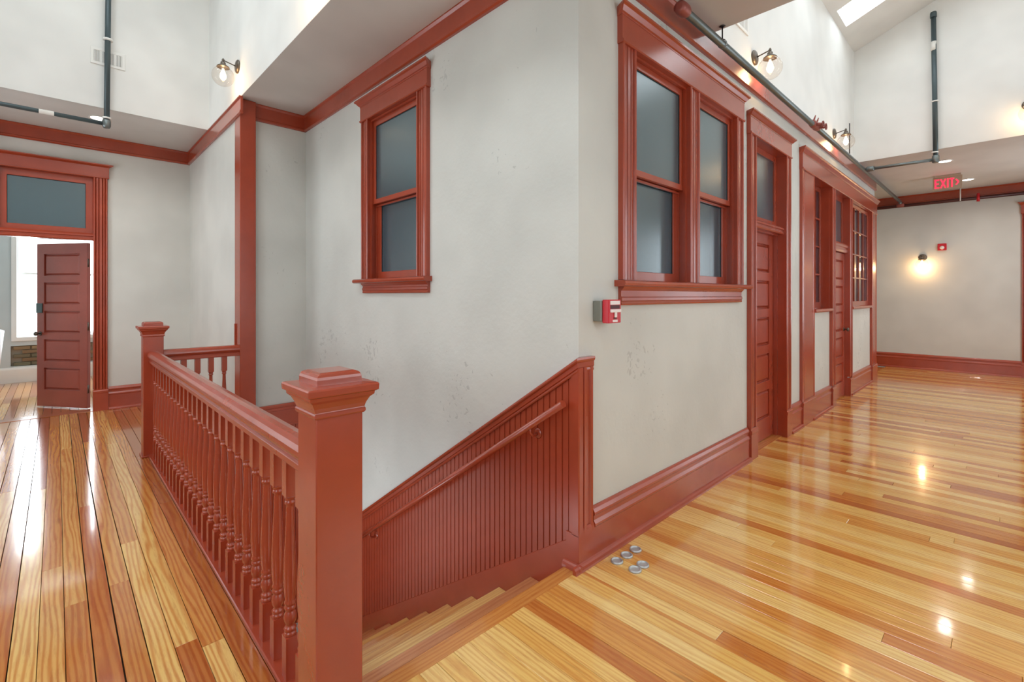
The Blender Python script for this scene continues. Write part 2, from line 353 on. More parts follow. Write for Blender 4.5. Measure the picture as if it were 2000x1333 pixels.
# gabled roofs with skylights
SK_C = [3.95, 5.50, 7.05]  # only the last one over the corridor wall is seen, the others added for light
def roof(name, label, along, c0, c1, lo, hi, z_eave, rise, lights, sl0, sl1, w_sky, watts):
    """gable roof; 'along' is the ridge axis, slopes fall from the middle of lo..hi"""
    mid = (lo + hi) / 2; half = (hi - lo) / 2; L = math.hypot(half, half * rise); n = math.cos(math.atan(rise))
    sk = math.sin(math.atan(rise))
    for side in (1, -1):
        edge = hi if side == 1 else lo
        def P(u, v, d, side=side, edge=edge):
            a = edge - side * v * n + side * d * sk * 0; z = z_eave + v * sk + d
            return (u, a, z) if along == 'X' else (a, u, z)
        holes = [(x, x + w_sky, sl0, sl1) for x in lights]
        m = MB(); grid_slab(m, P, breaks(c0, c1, holes, 0), breaks(0, L, holes, 1), holes, 0, 0.16)
        tag(m.build(name, 'white'), label[side], 'ceiling', kind='structure')
        for x in lights:
            q = [P(x - 0.01, sl0 - 0.01, 0.12), P(x + w_sky + 0.01, sl0 - 0.01, 0.12), P(x + w_sky + 0.01, sl1 + 0.01, 0.12), P(x - 0.01, sl1 + 0.01, 0.12)]
            q2 = [(a, b, c + 0.012) for a, b, c in q]
            SKYL.append((q, q2))
            c = Vector(P(x + w_sky / 2, (sl0 + sl1) / 2, 0.10))
            dn = Vector((0, -side * sk, -n)) if along == 'X' else Vector((-side * sk, 0, -n))
            sx, sy = (w_sky, sl1 - sl0)
            li = area_light('skylight_daylight', c, dn, sx, sy, watts[side])
            if along == 'X': li.rotation_euler = (math.atan(rise) * -side if side == 1 else math.atan(rise), 0, 0)
            else: li.rotation_euler = (0, math.atan(rise) * side, 0); li.data.size, li.data.size_y = sy, sx
SKYL = []
roof('ceiling', {1: 'white sloping ceiling with skylights above the corridor wall', -1: 'white sloping ceiling on the outer side of the corridor'}, 'X', XE2, XW, YMIN, YB + 0.02, 4.93, 0.41, SK_C, 0.09, 1.35, 0.50, SKY_W)
roof('ceiling', {1: 'white sloping ceiling above the hall beside the stairs', -1: 'white sloping ceiling on the outer side of the hall'}, 'Y', YMIN, YW, XMIN, XE + 0.02, 5.35, 0.41, [-1.2, 0.6, 2.4, 4.4], 0.10, 1.15, 0.60, SKY_L)  # hall skylights are out of view, added to even out the brightness
for i, (q, q2) in enumerate(SKYL):
    o = MB().prism(q, q2).build('skylight_pane', 'pane')
    tag(o, 'bright skylight pane in the sloping ceiling', 'skylight', 'skylights in the light wells', 'structure'); o.name = 'window_skylight'

# ------------------------------------------------------------------ floor
m = MB()
grid_slab(m, lambda u, v, d: (u, v, -0.021 - d), [XMIN, 0.655, 1.31, 1.93, XF], [YMIN, 1.555, 1.63, 5.17, YD], [(0.655, 1.93, 1.555, 5.17), (1.31, 1.93, 1.555, YD), (1.93, XF, 1.63, YD)], 0, 0.25)
floor = tag(m.build('floor', 'subfloor'), 'glossy honey pine strip floor of hall and corridor', 'floor', kind='structure')
m = MB().box((9.6, 1.63, -0.27), (XF, 4.2, -0.0205)); m.build('passage_floor', 'pine', floor)
def plank(x0, x1, y0, y1, mat, gap=0.0011, ztop=0.0):
    cx, cy = (x0 + x1) / 2, (y0 + y1) / 2; hx, hy = (x1 - x0) / 2 - gap / 2, (y1 - y0) / 2 - 0.0006; c = 0.0009
    v = [(-hx, -hy, -0.02), (hx, -hy, -0.02), (hx, hy, -0.02), (-hx, hy, -0.02)]
    v += [(-hx, -hy, -c), (hx, -hy, -c), (hx, hy, -c), (-hx, hy, -c)]
    v += [(-hx + c, -hy + c, 0), (hx - c, -hy + c, 0), (hx - c, hy - c, 0), (-hx + c, hy - c, 0)]
    f = [(0, 3, 2, 1), (8, 9, 10, 11)] + [(a + i, a + (i + 1) % 4, a + 4 + (i + 1) % 4, a + 4 + i) for a in (0, 4) for i in range(4)]
    me = D.meshes.new('plank'); me.from_pydata(v, [], f); me.update(); me.materials.append(M[mat])
    o = D.objects.new('plank', me); COL.objects.link(o); o.parent = floor
    o.location = (cx, cy, ztop + random.uniform(-0.0005, 0.0003))
    o.rotation_euler = (random.uniform(-.0008, .0008), random.uniform(-.004, .004), 0)
    return o
BW = 0.0785
def run(x0, x1, ya, yb, mat, lens, gap):
    cuts = []; y = ya - random.uniform(0, lens[0])
    while y < yb:
        y += random.uniform(*lens)
        if ya + 0.5 < y < yb - 0.5: cuts.append(y)
    ys = [ya] + cuts + [yb]
    for a, b in zip(ys[:-1], ys[1:]): plank(x0, x1, a, b, mat, gap)
x = 0.575
while x > XMIN + 0.01:                       # hall, left of the railing
    x0 = max(XMIN, x - BW); vis = x > -0.62
    run(x0, x, YMIN if not vis else 0.4, YD - 0.002, 'pine_old', (2.6, 4.4) if vis else (20, 30), random.choice((0.002, 0.0026, 0.0036, 0.005)))
    if vis: plank(x0, x, YMIN, 0.4, 'pine_old', 0.002)
    x = x0
x = 0.575
while x < 1.929:                             # head of the stairs
    x1 = min(1.93, x + BW); plank(x, x1, YMIN, 1.503, 'pine', 0.0014); x = x1
run(0.575, 0.655, 1.503, YD - .002, 'pine_old', (9, 12), 0.002)
x = 0.655
while x < XC:                                # hall beyond the stairwell
    x1 = min(XC, x + BW); plank(x, x1, 5.17, YD - 0.002, 'pine_old', 0.003); x = x1
x = 1.93
while x < XF - 0.01:                         # corridor
    x1 = min(XF, x + BW)
    run(x, x1, YMIN, 1.63 if x < 9.9 else 1.63, 'pine', (1.6, 3.6) if x < 7 else (9, 12), random.choice((0.0014, 0.0018, 0.0022, 0.003)))
    x = x1

# ------------------------------------------------------------------ picture rails, baseboards
CROWN = [(0, ZCB), (0.018, ZCB), (0.030, ZCB + 0.010), (0.030, ZCB + 0.024), (0.022, ZCB + 0.032), (0.022, ZC - 0.028), (0.034, ZC - 0.012), (0.034, ZC - 0.002), (0, ZC - 0.002)]
BASE = [(0, 0.0), (0.026, 0.0), (0.026, 0.176), (0.031, 0.184), (0.031, 0.196), (0.020, 0.212), (0.020, 0.234), (0.027, 0.242), (0.027, 0.254), (0.017, 0.270), (0.008, 0.280), (0, 0.280)]
SHOE = [(0.026, 0.0), (0.050, 0.0), (0.049, 0.012), (0.044, 0.024), (0.036, 0.031), (0.026, 0.034)]
ti = [0]
def trim(wall, prof, s0, s1, label, cat='moulding'):
    ti[0] += 1; m = MB(); wall.along(m, prof, s0, s1)
    return tag(m.build('trim_%d' % ti[0], 'red'), label, cat, kind='structure')
trim(WB, CROWN, XA - 0.03, 9.96, 'red picture rail running above the corridor windows and doors')
trim(WA, CROWN, YB - 0.03, YL, 'red picture rail along the ceiling above the stair window')
trim(WL, CROWN, 1.43, XA, 'short red picture rail right of the red column')
trim(WC, CROWN, 5.10, YD, 'red picture rail running back from the top of the red column')
trim(WD, CROWN, XMIN, XC, 'red picture rail above the open door')
trim(WF, CROWN, YMIN, 4.05, 'dark red picture rail on the corridor end wall')
def baseboard(side, wall, runs, label):
    root = empty('baseboard_' + side, wall.P(runs[0][0], 0, 0), label, 'baseboard', kind='structure')
    for s0, s1, shoe in runs:
        m = MB(); wall.along(m, BASE, s0, s1); m.build('board', 'red', root)
        if shoe: m = MB(); wall.along(m, SHOE, s0 - (0.05 if s0 < 1.95 and wall is WB else 0), s1); m.build('shoe_moulding', 'red', root)
baseboard('corridor', WB, [(2.045, 4.232, True), (5.352, 5.728, True)], 'red moulded baseboard under the double window')
baseboard('door', WD, [(0.462, XC, True)], 'red moulded baseboard right of the open door')
baseboard('hall', WC, [(5.36, YD - 0.03, True)], 'red baseboard between the column and the door wall')
baseboard('end', WF, [(-0.19, 4.05, True)], 'red moulded baseboard on the corridor end wall')

# ------------------------------------------------------------------ casings, windows, doors
def fluted(s0, s1):
    """casing profile (s,d) with beads and flutes"""
    w = s1 - s0; pts = [(0, 0), (0, 0.032), (0.05, 0.037), (0.11, 0.037), (0.15, 0.026), (0.17, 0.018), (0.21, 0.024), (0.35, 0.026), (0.385, 0.012), (0.43, 0.025), (0.60, 0.025), (0.635, 0.012), (0.68, 0.026), (0.79, 0.024), (0.83, 0.016), (0.87, 0.032), (0.95, 0.034), (1, 0.026), (1, 0)]
    return [(s0 + a * w, d) for a, d in pts]
def flat_case(s0, s1):
    return [(s0, 0), (s0, 0.030), (s0 + 0.018, 0.034), (s0 + 0.028, 0.024), (s0 + 0.085, 0.024), (s0 + 0.092, 0.018), (s0 + 0.100, 0.024), (s1 - 0.030, 0.024), (s1 - 0.018, 0.030), (s1, 0.026), (s1, 0)]
def casing(wall, root, s0, s1, z0, z1, name='casing'):
    m = MB(); wall.up(m, flat_case(s0, s1) if s1 - s0 > 0.3 else fluted(s0, s1), z0, z1); return m.build(name, 'red', root)
def head(wall, root, s0, s1, z0, z1, ztop, proj=0.072):
    m = MB(); wall.along(m, [(0, z0), (0.036, z0), (0.042, z0 + 0.006), (0.042, z0 + 0.016), (0.034, z0 + 0.020), (0.034, z1), (0, z1)], s0, s1); m.build('head_board', 'red', root)
    prof = [(0, z1), (0.036, z1), (0.036, z1 + 0.010), (0.044, z1 + 0.014), (proj - 0.012, ztop - 0.020), (proj, ztop - 0.012), (proj, ztop), (0, ztop)]
    # mitred cornice with returns
    m = MB(); k = len(prof); e = [d for d, z in prof]
    pa = [wall.P(s0 - max(0, d - 0.034) - 0.002, d, z) for d, z in prof]; pb = [wall.P(s1 + max(0, d - 0.034) + 0.002, d, z) for d, z in prof]
    m.prism(pa, pb); m.build('cornice', 'red', root)
def sill(wall, root, s0, s1, z, a0, a1, zb):
    m = MB(); wall.along(m, [(-0.10, z - 0.036), (0.058, z - 0.036), (0.070, z - 0.030), (0.074, z - 0.018), (0.070, z - 0.006), (0.060, z), (-0.10, z)], s0, s1); m.build('sill', 'red', root)
    m = MB(); wall.along(m, [(0, zb), (0.020, zb), (0.024, zb + 0.008), (0.020, zb + 0.020), (0.026, zb + 0.026), (0.026, zb + 0.042), (0.020, zb + 0.048), (0.020, z - 0.060), (0.034, z - 0.046), (0.040, z - 0.036), (0, z - 0.036)], a0, a1); m.build('apron', 'red', root)
def frame_ring(wall, m, s0, s1, z0, z1, st, tr, br, d0, d1):
    grid_slab(m, lambda u, v, d: wall.P(u, d, v), [s0, s0 + st, s1 - st, s1], [z0, z0 + br, z1 - tr, z1], [(s0 + st, s1 - st, z0 + br, z1 - tr)], d0, d1); return m
def sash(wall, root, s0, s1, z0, z1, st, tr, br, d0, d1, glass='frost', name='sash', putty=True):
    f = frame_ring(wall, MB(), s0, s1, z0, z1, st, tr, br, d0, d1).build(name, 'red', root, 0.002)
    dm = (d0 + d1) / 2
    m = MB(); wall.box(m, s0 + st - 0.006, s1 - st + 0.006, dm - 0.003, dm + 0.003, z0 + br - 0.006, z1 - tr + 0.006); m.build('pane', glass, f)
    if putty:
        m = frame_ring(wall, MB(), s0 + st - 0.001, s1 - st + 0.001, z0 + br - 0.001, z1 - tr + 0.001, 0.004, 0.005, 0.002, dm + 0.003, dm + 0.006); m.build('putty_line', 'putty', f)
    return f
def jambs(wall, root, s0, s1, z0, z1, dep, bottom=False):
    """lining of an opening with a parting bead"""
    for a, b in ((s0 - 0.0115, s0), (s1, s1 + 0.0115)):
        m = MB(); wall.box(m, a, b, -dep, 0.0, z0, z1 + 0.0115); m.build('jamb', 'red', root)
    m = MB(); wall.box(m, s0, s1, -dep, 0.0, z1, z1 + 0.0115); m.build('head_jamb', 'red', root)
def bead(wall, root, s0, s1, z0, z1, d0, d1, t=0.014):
    for a, b in ((s0, s0 + t), (s1 - t, s1)):
        m = MB(); wall.box(m, a, b, d0, d1, z0, z1); m.build('stop_bead', 'red', root)
    m = MB(); wall.box(m, s0 + t, s1 - t, d0, d1, z1 - t, z1); m.build('stop_bead', 'red', root)
def hung_light(wall, root, s0, s1, z0, zm, z1):
    jambs(wall, root, s0, s1, z0, z1, 0.15); bead(wall, root, s0, s1, z0, z1, -0.016, 0.002); bead(wall, root, s0, s1, z0, zm - 0.03, -0.062, -0.048)
    sash(wall, root, s0, s1, zm - 0.025, z1, 0.050, 0.057, 0.040, -0.046, -0.018)
    sash(wall, root, s0, s1, z0, zm + 0.015, 0.062, 0.036, 0.062, -0.092, -0.062)
# double window in the corridor wall
w = empty('window_1', (3.19, YB, 1.47), 'tall double sash window with frosted dark panes in corridor wall', 'window', kind='structure')
casing(WB, w, 2.303, 2.45, 1.49, 2.83); casing(WB, w, 3.131, 3.28, 1.49, 2.83, 'mullion'); casing(WB, w, 3.944, 4.086, 1.49, 2.83)
m = MB(); WB.box(m, 3.143, 3.268, -0.15, 0.0, 1.49, 2.83); m.build('mullion_core', 'red', w)
head(WB, w, 2.295, 4.094, 2.83, 2.985, 3.04); sill(WB, w, 2.265, 4.18, 1.487, 2.303, 4.07, 1.345)
hung_light(WB, w, 2.452, 3.131, 1.487, 2.148, 2.83); hung_light(WB, w, 3.280, 3.944, 1.487, 2.148, 2.83)
# single window over the stairs
w = empty('window_2', (XA, 3.38, 1.54), 'single sash window with frosted dark panes above the stairs', 'window', kind='structure')
casing(WA, w, 2.872, 3.007, 1.54, 2.90); casing(WA, w, 3.763, 3.882, 1.54, 2.90)
head(WA, w, 2.862, 3.892, 2.90, 3.03, 3.085); sill(WA, w, 2.845, 3.965, 1.540, 2.870, 3.872, 1.420)
hung_light(WA, w, 3.007, 3.763, 1.540, 2.205, 2.898)

def leaf_parts(root, P, w, h, n, mat, th=0.04, stile=0.10, top=0.10, bot=0.20, rail=0.085):
    """panelled leaf in its own frame P(s,d,z); parts: frame + n raised panels"""
    wl = Wall(P)
    ph = (h - top - bot - rail * (n - 1)) / n; holes = []
    for i in range(n):
        z0 = bot + i * (ph + rail); holes.append((stile, w - stile, z0, z0 + ph))
    m = MB(); grid_slab(m, lambda u, v, d: P(u, d, v), breaks(0, w, holes, 0), breaks(0, h, holes, 1), holes, -th, 0)
    fr = m.build('leaf', mat, root, 0.0025)
    for (a, b, c, d) in holes:
        m = MB(); g = 0.030
        q0 = [P(a, -0.021, c), P(b, -0.021, c), P(b, -0.021, d), P(a, -0.021, d)]
        q1 = [P(a + g * .4, -0.020, c + g * .4), P(b - g * .4, -0.020, c + g * .4), P(b - g * .4, -0.020, d - g * .4), P(a + g * .4, -0.020, d - g * .4)]
        q2 = [P(a + g, -0.004, c + g), P(b - g, -0.004, c + g), P(b - g, -0.004, d - g), P(a + g, -0.004, d - g)]
        qb = [P(a, -th + 0.012, c), P(b, -th + 0.012, c), P(b, -th + 0.012, d), P(a, -th + 0.012, d)]
        m.add(qb + q0 + q1 + q2, [(3, 2, 1, 0)] + [(k + i, k + (i + 1) % 4, k + 4 + (i + 1) % 4, k + 4 + i) for k in (0, 4, 8) for i in range(4)] + [(12, 13, 14, 15)])
        m.build('panel', mat, fr)
    return fr
def plinth(wall, root, s0, s1, h=0.268):
    m = MB(); wall.along(m, [(0, 0), (0.040, 0), (0.040, h - 0.05), (0.044, h - 0.045), (0.044, h - 0.02), (0.036, h - 0.012), (0.036, h), (0, h)], s0, s1); m.build('plinth_block', 'red', root)
def transom_bar(wall, root, s0, s1, z0, z1, d1=0.012, d0=-0.10):
    h = z1 - z0; prof = [(d0, z0), (d1 - 0.012, z0), (d1 - 0.004, z0 + 0.16 * h), (d1 - 0.004, z0 + 0.3 * h), (d1 - 0.012, z0 + 0.36 * h), (d1 - 0.012, z0 + 0.52 * h), (d1, z0 + 0.60 * h), (d1, z0 + 0.80 * h), (d1 - 0.015, z1), (d0, z1)]
    m = MB(); wall.along(m, prof, s0, s1); m.build('transom_bar', 'red', root)
def knob(root, P, s, z, d0=0.0):
    m = MB(); c = P(s, d0, z); e = P(s, d0 + 0.045, z)
    m.tube([c, P(s, d0 + 0.006, z)], 0.026, 14); m.build('rosette', 'bronze', root)
    m = MB(); m.tube([P(s, d0 + 0.004, z), P(s, d0 + 0.030, z), P(s, d0 + 0.036, z), P(s, d0 + 0.050, z), P(s, d0 + 0.060, z), P(s, d0 + 0.064, z)], [0.009, 0.009, 0.020, 0.028, 0.022, 0.008], 14); m.build('knob', 'bronze', root)
# unseen windows added in the outer walls to bring in fill light
for wall, wins, nm, lab, wat in ((WX, LWIN, 6, 'added unseen fill light window in the outer hall wall', WIN_L), (WY, RWIN, 9, 'added unseen fill light window in the outer corridor wall', WIN_R)):
    for i, (a, b) in enumerate(wins):
        w = empty('window_%d' % (nm + i), wall.P((a + b) / 2, 0, 0.75), lab, 'window', 'added fill light windows in the outer walls', 'structure')
        frame_ring(wall, MB(), a - 0.13, b + 0.13, 0.62, 2.88, 0.13, 0.13, 0.13, 0.0, 0.03).build('casing', 'red', w, 0.003)
        for z0, z1, d in ((0.75, 1.78, -0.09), (1.74, 2.75, -0.05)):
            f = frame_ring(wall, MB(), a, b, z0, z1, 0.045, 0.045, 0.05, d - 0.035, d).build('sash', 'red', w, 0.002)
            m = MB(); wall.box(m, a + 0.04, b - 0.04, d - 0.02, d - 0.015, z0 + 0.045, z1 - 0.04); m.build('pane', 'pane', f)
        q = Vector(wall.P((a + b) / 2, -0.145, 1.75)); dr_ = Vector(wall.P(0, 1, 0)) - Vector(wall.P(0, 0, 0))
        area_light('window_daylight', q, dr_, b - a, 2.0, wat * (2.2 if a > 8 else 1))  # fill light set behind each added outer window
# unseen lower hall window, added as fill light for the open stair side
w = empty('window_12', (-1.5, 2.75, -2.2), 'added unseen lower hall window giving the stairs fill light', 'window', kind='structure')
frame_ring(WG, MB(), 1.75, 4.15, -2.2, -0.6, 0.06, 0.06, 0.06, -0.10, -0.05).build('sash', 'red', w, 0.002)
m = MB(); WG.box(m, 1.80, 4.10, -0.08, -0.075, -2.15, -0.65); m.build('pane', 'pane', w)
area_light('lower_hall_fill', (-1.64, 2.95, -1.4), (1, 0, 0), 2.4, 1.6, STAIR_FILL_W)  # area light added behind the unseen window to brighten the stairwell
# first corridor door
dr = empty('door_1', (4.79, YB, 0), 'closed red five panel door with frosted transom beside the double window', 'door', kind='structure')
casing(WB, dr, 4.242, 4.385, 0.268, 2.776); casing(WB, dr, 5.192, 5.340, 0.268, 2.776); plinth(WB, dr, 4.236, 4.392); plinth(WB, dr, 5.186, 5.348)
head(WB, dr, 4.234, 5.348, 2.776, 2.920, 2.972); jambs(WB, dr, 4.386, 5.191, 0.0, 2.778, 0.16); transom_bar(WB, dr, 4.386, 5.191, 2.005, 2.075)
m = MB(); WB.box(m, 4.386, 5.191, -0.17, -0.012, 0.0, 0.006); m.build('threshold', 'nosing', dr)
bead(WB, dr, 4.386, 5.191, 0.0, 2.005, -0.085, -0.05, 0.012)
sash(WB, dr, 4.386, 5.191, 2.075, 2.778, 0.055, 0.055, 0.055, -0.098, -0.060, putty=False)
leaf_parts(dr, lambda s, d, z: (4.400 + s, YB + 0.088 - d, 0.010 + z), 0.778, 1.985, 5, 'red')
# partition: window, door, window
dr = empty('door_2', (7.55, YB, 0), 'red five panel door with knob between two narrow sidelight windows', 'door', kind='structure')
casing(WB, dr, 6.976, 7.146, 0.268, 2.75, 'post'); casing(WB, dr, 7.949, 8.11, 0.268, 2.75, 'post'); plinth(WB, dr, 6.976, 7.146, 0.25); plinth(WB, dr, 7.949, 8.11, 0.25)
jambs(WB, dr, 7.147, 7.948, 0.0, 2.752, 0.12); transom_bar(WB, dr, 7.147, 7.948, 1.985, 2.105, 0.016)
sash(WB, dr, 7.147, 7.948, 2.105, 2.752, 0.06, 0.06, 0.03, -0.085, -0.050, putty=False)
lf = leaf_parts(dr, lambda s, d, z: (7.156 + s, YB + 0.030 - d, 0.012 + z), 0.784, 1.968, 5, 'red')
bead(WB, dr, 7.147, 7.948, 0.0, 1.985, -0.095, -0.0705, 0.03)  # added behind the leaf to stop outside light leaking round it
knob(lf, lambda s, d, z: (7.156 + s, YB + 0.030 - d, z), 0.73, 0.93)
m = MB(); WB.box(m, 7.147, 7.948, -0.15, -0.075, 0.0, 0.006); m.build('threshold', 'nosing', dr)
hd = empty('trim_90', (7.8, YB, 2.75), 'long red entablature over the door and its sidelight windows', 'moulding', kind='structure'); head(WB, hd, 5.722, 9.95, 2.75, 2.915, 2.985)
def sidelight(name, label, s0, s1, cs, cols, rc):
    w = empty(name, ((s0 + s1) / 2, YB, 1.22), label, 'window', kind='structure')
    casing(WB, w, *cs, 0.268, 2.75); plinth(WB, w, cs[0] - 0.004, cs[1] + 0.004)
    jambs(WB, w, s0, s1, 1.24, 2.752, 0.14); m = MB(); WB.along(m, [(-0.12, 1.205), (0.040, 1.205), (0.046, 1.215), (0.040, 1.24), (-0.12, 1.24)], s0 - 0.004, s1 + 0.004); m.build('sill', 'red', w)
    f = sash(WB, w, s0 + 0.006, s1 - 0.006, 1.245, 2.745, 0.05, 0.055, 0.07, rc - 0.035, rc, 'dark_glass', putty=False)
    gs0, gs1, gz0, gz1 = s0 + 0.056, s1 - 0.056, 1.315, 2.69
    for i in range(1, cols):
        c = gs0 + (gs1 - gs0) * i / cols; m = MB(); WB.box(m, c - 0.010, c + 0.010, rc - 0.016, rc + 0.004, gz0, gz1); m.build('muntin', 'red', f)
    for i in range(1, 4):
        c = gz0 + (gz1 - gz0) * i / 4; m = MB(); WB.box(m, gs0, gs1, rc - 0.016, rc + 0.006, c - 0.009, c + 0.009); m.build('muntin', 'red', f)
    m = MB(); WB.along(m, BASE, s0, s1); m.build('base_board', 'red', w)
    m = MB(); WB.along(m, SHOE, s0 - 0.1, s1); m.build('shoe_moulding', 'red', w)
    return w
sidelight('window_3', 'narrow many paned window left of the knobbed red door', 6.21, 6.966, (5.73, 6.21), 3, -0.085)
sidelight('window_4', 'many paned window right of the knobbed red door', 8.12, 9.52, (9.52, 9.93), 4, -0.02)
# open door in the hall end wall
dr = empty('door_3', (0.0, YD, 0), 'open red five panel door with dark transom leading to bright room', 'door', kind='structure')
casing(WD, dr, 0.322, 0.454, 0.262, 2.825); casing(WD, dr, -0.594, -0.462, 0.262, 2.825); plinth(WD, dr, 0.318, 0.460, 0.262); plinth(WD, dr, -0.600, -0.458, 0.262)
head(WD, dr, -0.606, 0.466, 2.825, 2.950, 2.992); jambs(WD, dr, -0.462, 0.322, 0.0, 2.826, 0.16); transom_bar(WD, dr, -0.462, 0.322, 2.062, 2.150, 0.014, -0.12)
sash(WD, dr, -0.462, 0.322, 2.150, 2.826, 0.066, 0.078, 0.060, -0.075, -0.035)
m = MB().box((-0.47, YD - 0.012, 0.0), (0.33, YD + 0.17, 0.004)); m.build('threshold', 'pine_old', dr, 0.002)
hx, hy = 0.272, 7.815; tx, ty = -0.1755, 8.435
ln = math.hypot(tx - hx, ty - hy); ux, uy = (tx - hx) / ln, (ty - hy) / ln; nx, ny = (uy, -ux)
if nx * -hx + ny * -hy < 0: nx, ny = -nx, -ny
PL = lambda s, d, z: (hx + ux * s + nx * d, hy + uy * s + ny * d, 0.012 + z)
lf = leaf_parts(dr, PL, ln, 2.035, 5, 'red_leaf', 0.042, 0.11, 0.13, 0.21, 0.085)
knob(lf, PL, ln - 0.055, 0.91)
m = MB(); c = [PL(ln - 0.095, 0.0, 1.17), PL(ln - 0.004, 0.0, 1.17), PL(ln - 0.004, 0.0, 1.29), PL(ln - 0.095, 0.0, 1.29)]; c2 = [PL(ln - 0.095, 0.014, 1.17), PL(ln - 0.004, 0.014, 1.17), PL(ln - 0.004, 0.014, 1.29), PL(ln - 0.095, 0.014, 1.29)]
m.prism(c, c2); m.build('rim_lock', 'lock', lf, 0.003)
for z in (0.25, 1.02, 1.80):
    m = MB().tube([(hx + 0.012, hy - 0.012, z - 0.05), (hx + 0.012, hy - 0.012, z + 0.05)], 0.008, 10); m.build('hinge', 'bronze', lf)
# door at the edge of the corridor end wall
dr = empty('door_4', (XF, -0.79, 0), 'red cased doorway at the right edge of the end wall', 'door', kind='structure')
casing(WF, dr, -0.318, -0.196, 0.262, 2.79); casing(WF, dr, -1.39, -1.268, 0.262, 2.79); plinth(WF, dr, -0.324, -0.190, 0.262); plinth(WF, dr, -1.396, -1.262, 0.262)
head(WF, dr, -1.40, -0.186, 2.79, 2.93, 2.985); jambs(WF, dr, -1.25, -0.336, 0, 2.778, 0.15); transom_bar(WF, dr, -1.25, -0.336, 2.01, 2.08)
sash(WF, dr, -1.24, -0.346, 2.09, 2.77, 0.055, 0.055, 0.055, -0.098, -0.060, putty=False)
leaf_parts(dr, lambda s, d, z: (XF + 0.088 - d, -1.247 + s, 0.008 + z), 0.908, 1.998, 5, 'red')
bead(WF, dr, -1.25, -0.336, 0.0, 2.01, -0.148, -0.1285, 0.03)  # added behind the leaf to block a light leak at its edges
m = MB(); WF.box(m, -1.25, -0.336, -0.15, -0.06, 0.0, 0.0075); m.build('threshold', 'nosing', dr)  # added to close the light gap under the leaf

# ------------------------------------------------------------------ column
cl = empty('column', (1.36, 5.26, 0), 'tall square red post from floor to ceiling beside the stairs', 'column')
m = MB().box((1.290, 5.165, -0.4), (1.432, 5.355, ZC - 0.004)); m.build('shaft', 'red', cl, 0.004)
m = MB().box((1.278, 5.30, 0.86), (1.291, 5.335, 1.12)); m.build('back_strip', 'red', cl, 0.002)

# ------------------------------------------------------------------ balustrade
RX = 0.6115
def newel(name_parent, y0, z_base=0.0):
    g = name_parent; h = 0.0715; yc = y0 + h
    def sq(m, a, z0, z1, b=None):
        b = a if b is None else b
        return m.prism([(RX - a, yc - a, z0), (RX + a, yc - a, z0), (RX + a, yc + a, z0), (RX - a, yc + a, z0)], [(RX - b, yc - b, z1), (RX + b, yc - b, z1), (RX + b, yc + b, z1), (RX - b, yc + b, z1)])
    nw = sq(MB(), h, z_base - 0.25, 1.055).build('newel_post', 'red', g, 0.003)
    cap = MB()
    lev = [(h + 0.003, 1.040), (h + 0.007, 1.045), (h + 0.007, 1.053), (h + 0.004, 1.058), (h + 0.008, 1.072), (h + 0.016, 1.088), (h + 0.020, 1.092), (h + 0.026, 1.097), (h + 0.027, 1.106), (h + 0.036, 1.111), (h + 0.037, 1.128), (h + 0.034, 1.133), (h - 0.004, 1.136)]
    vs = [v for a, z in lev for v in ((RX - a, yc - a, z), (RX + a, yc - a, z), (RX + a, yc + a, z), (RX - a, yc + a, z))]
    k = len(lev); fs = [(0, 1, 2, 3), tuple(4 * k - 4 + i for i in range(4))] + [(4 * i + j, 4 * i + (j + 1) % 4, 4 * i + 4 + (j + 1) % 4, 4 * i + 4 + j) for i in range(k - 1) for j in range(4)]
    cap.add(vs, fs); cap.build('cap_moulding', 'red', nw, 0.0012)
    a = h - 0.002; top = MB(); lv = [(a, 1.134), (a, 1.152), (a - 0.002, 1.160), (a - 0.006, 1.166), (a - 0.012, 1.169), (a - 0.02, 1.171)]
    vs = [v for q, z in lv for v in ((RX - q, yc - q, z), (RX + q, yc - q, z), (RX + q, yc + q, z), (RX - q, yc + q, z))]; k = len(lv)
    top.add(vs, [(0, 1, 2, 3), tuple(4 * k - 4 + i for i in range(4))] + [(4 * i + j, 4 * i + (j + 1) % 4, 4 * i + 4 + (j + 1) % 4, 4 * i + 4 + j) for i in range(k - 1) for j in range(4)]); top.build('cap_block', 'red', nw, 0.0012)
    return nw
RAIL = [(-0.030, 0.812), (0.030, 0.812), (0.034, 0.818), (0.034, 0.838), (0.026, 0.846), (0.040, 0.862), (0.045, 0.874), (0.044, 0.888), (0.036, 0.904), (0.020, 0.915), (0, 0.918), (-0.020, 0.915), (-0.036, 0.904), (-0.044, 0.888), (-0.045, 0.874), (-0.040, 0.862), (-0.026, 0.846), (-0.034, 0.838), (-0.034, 0.818)]
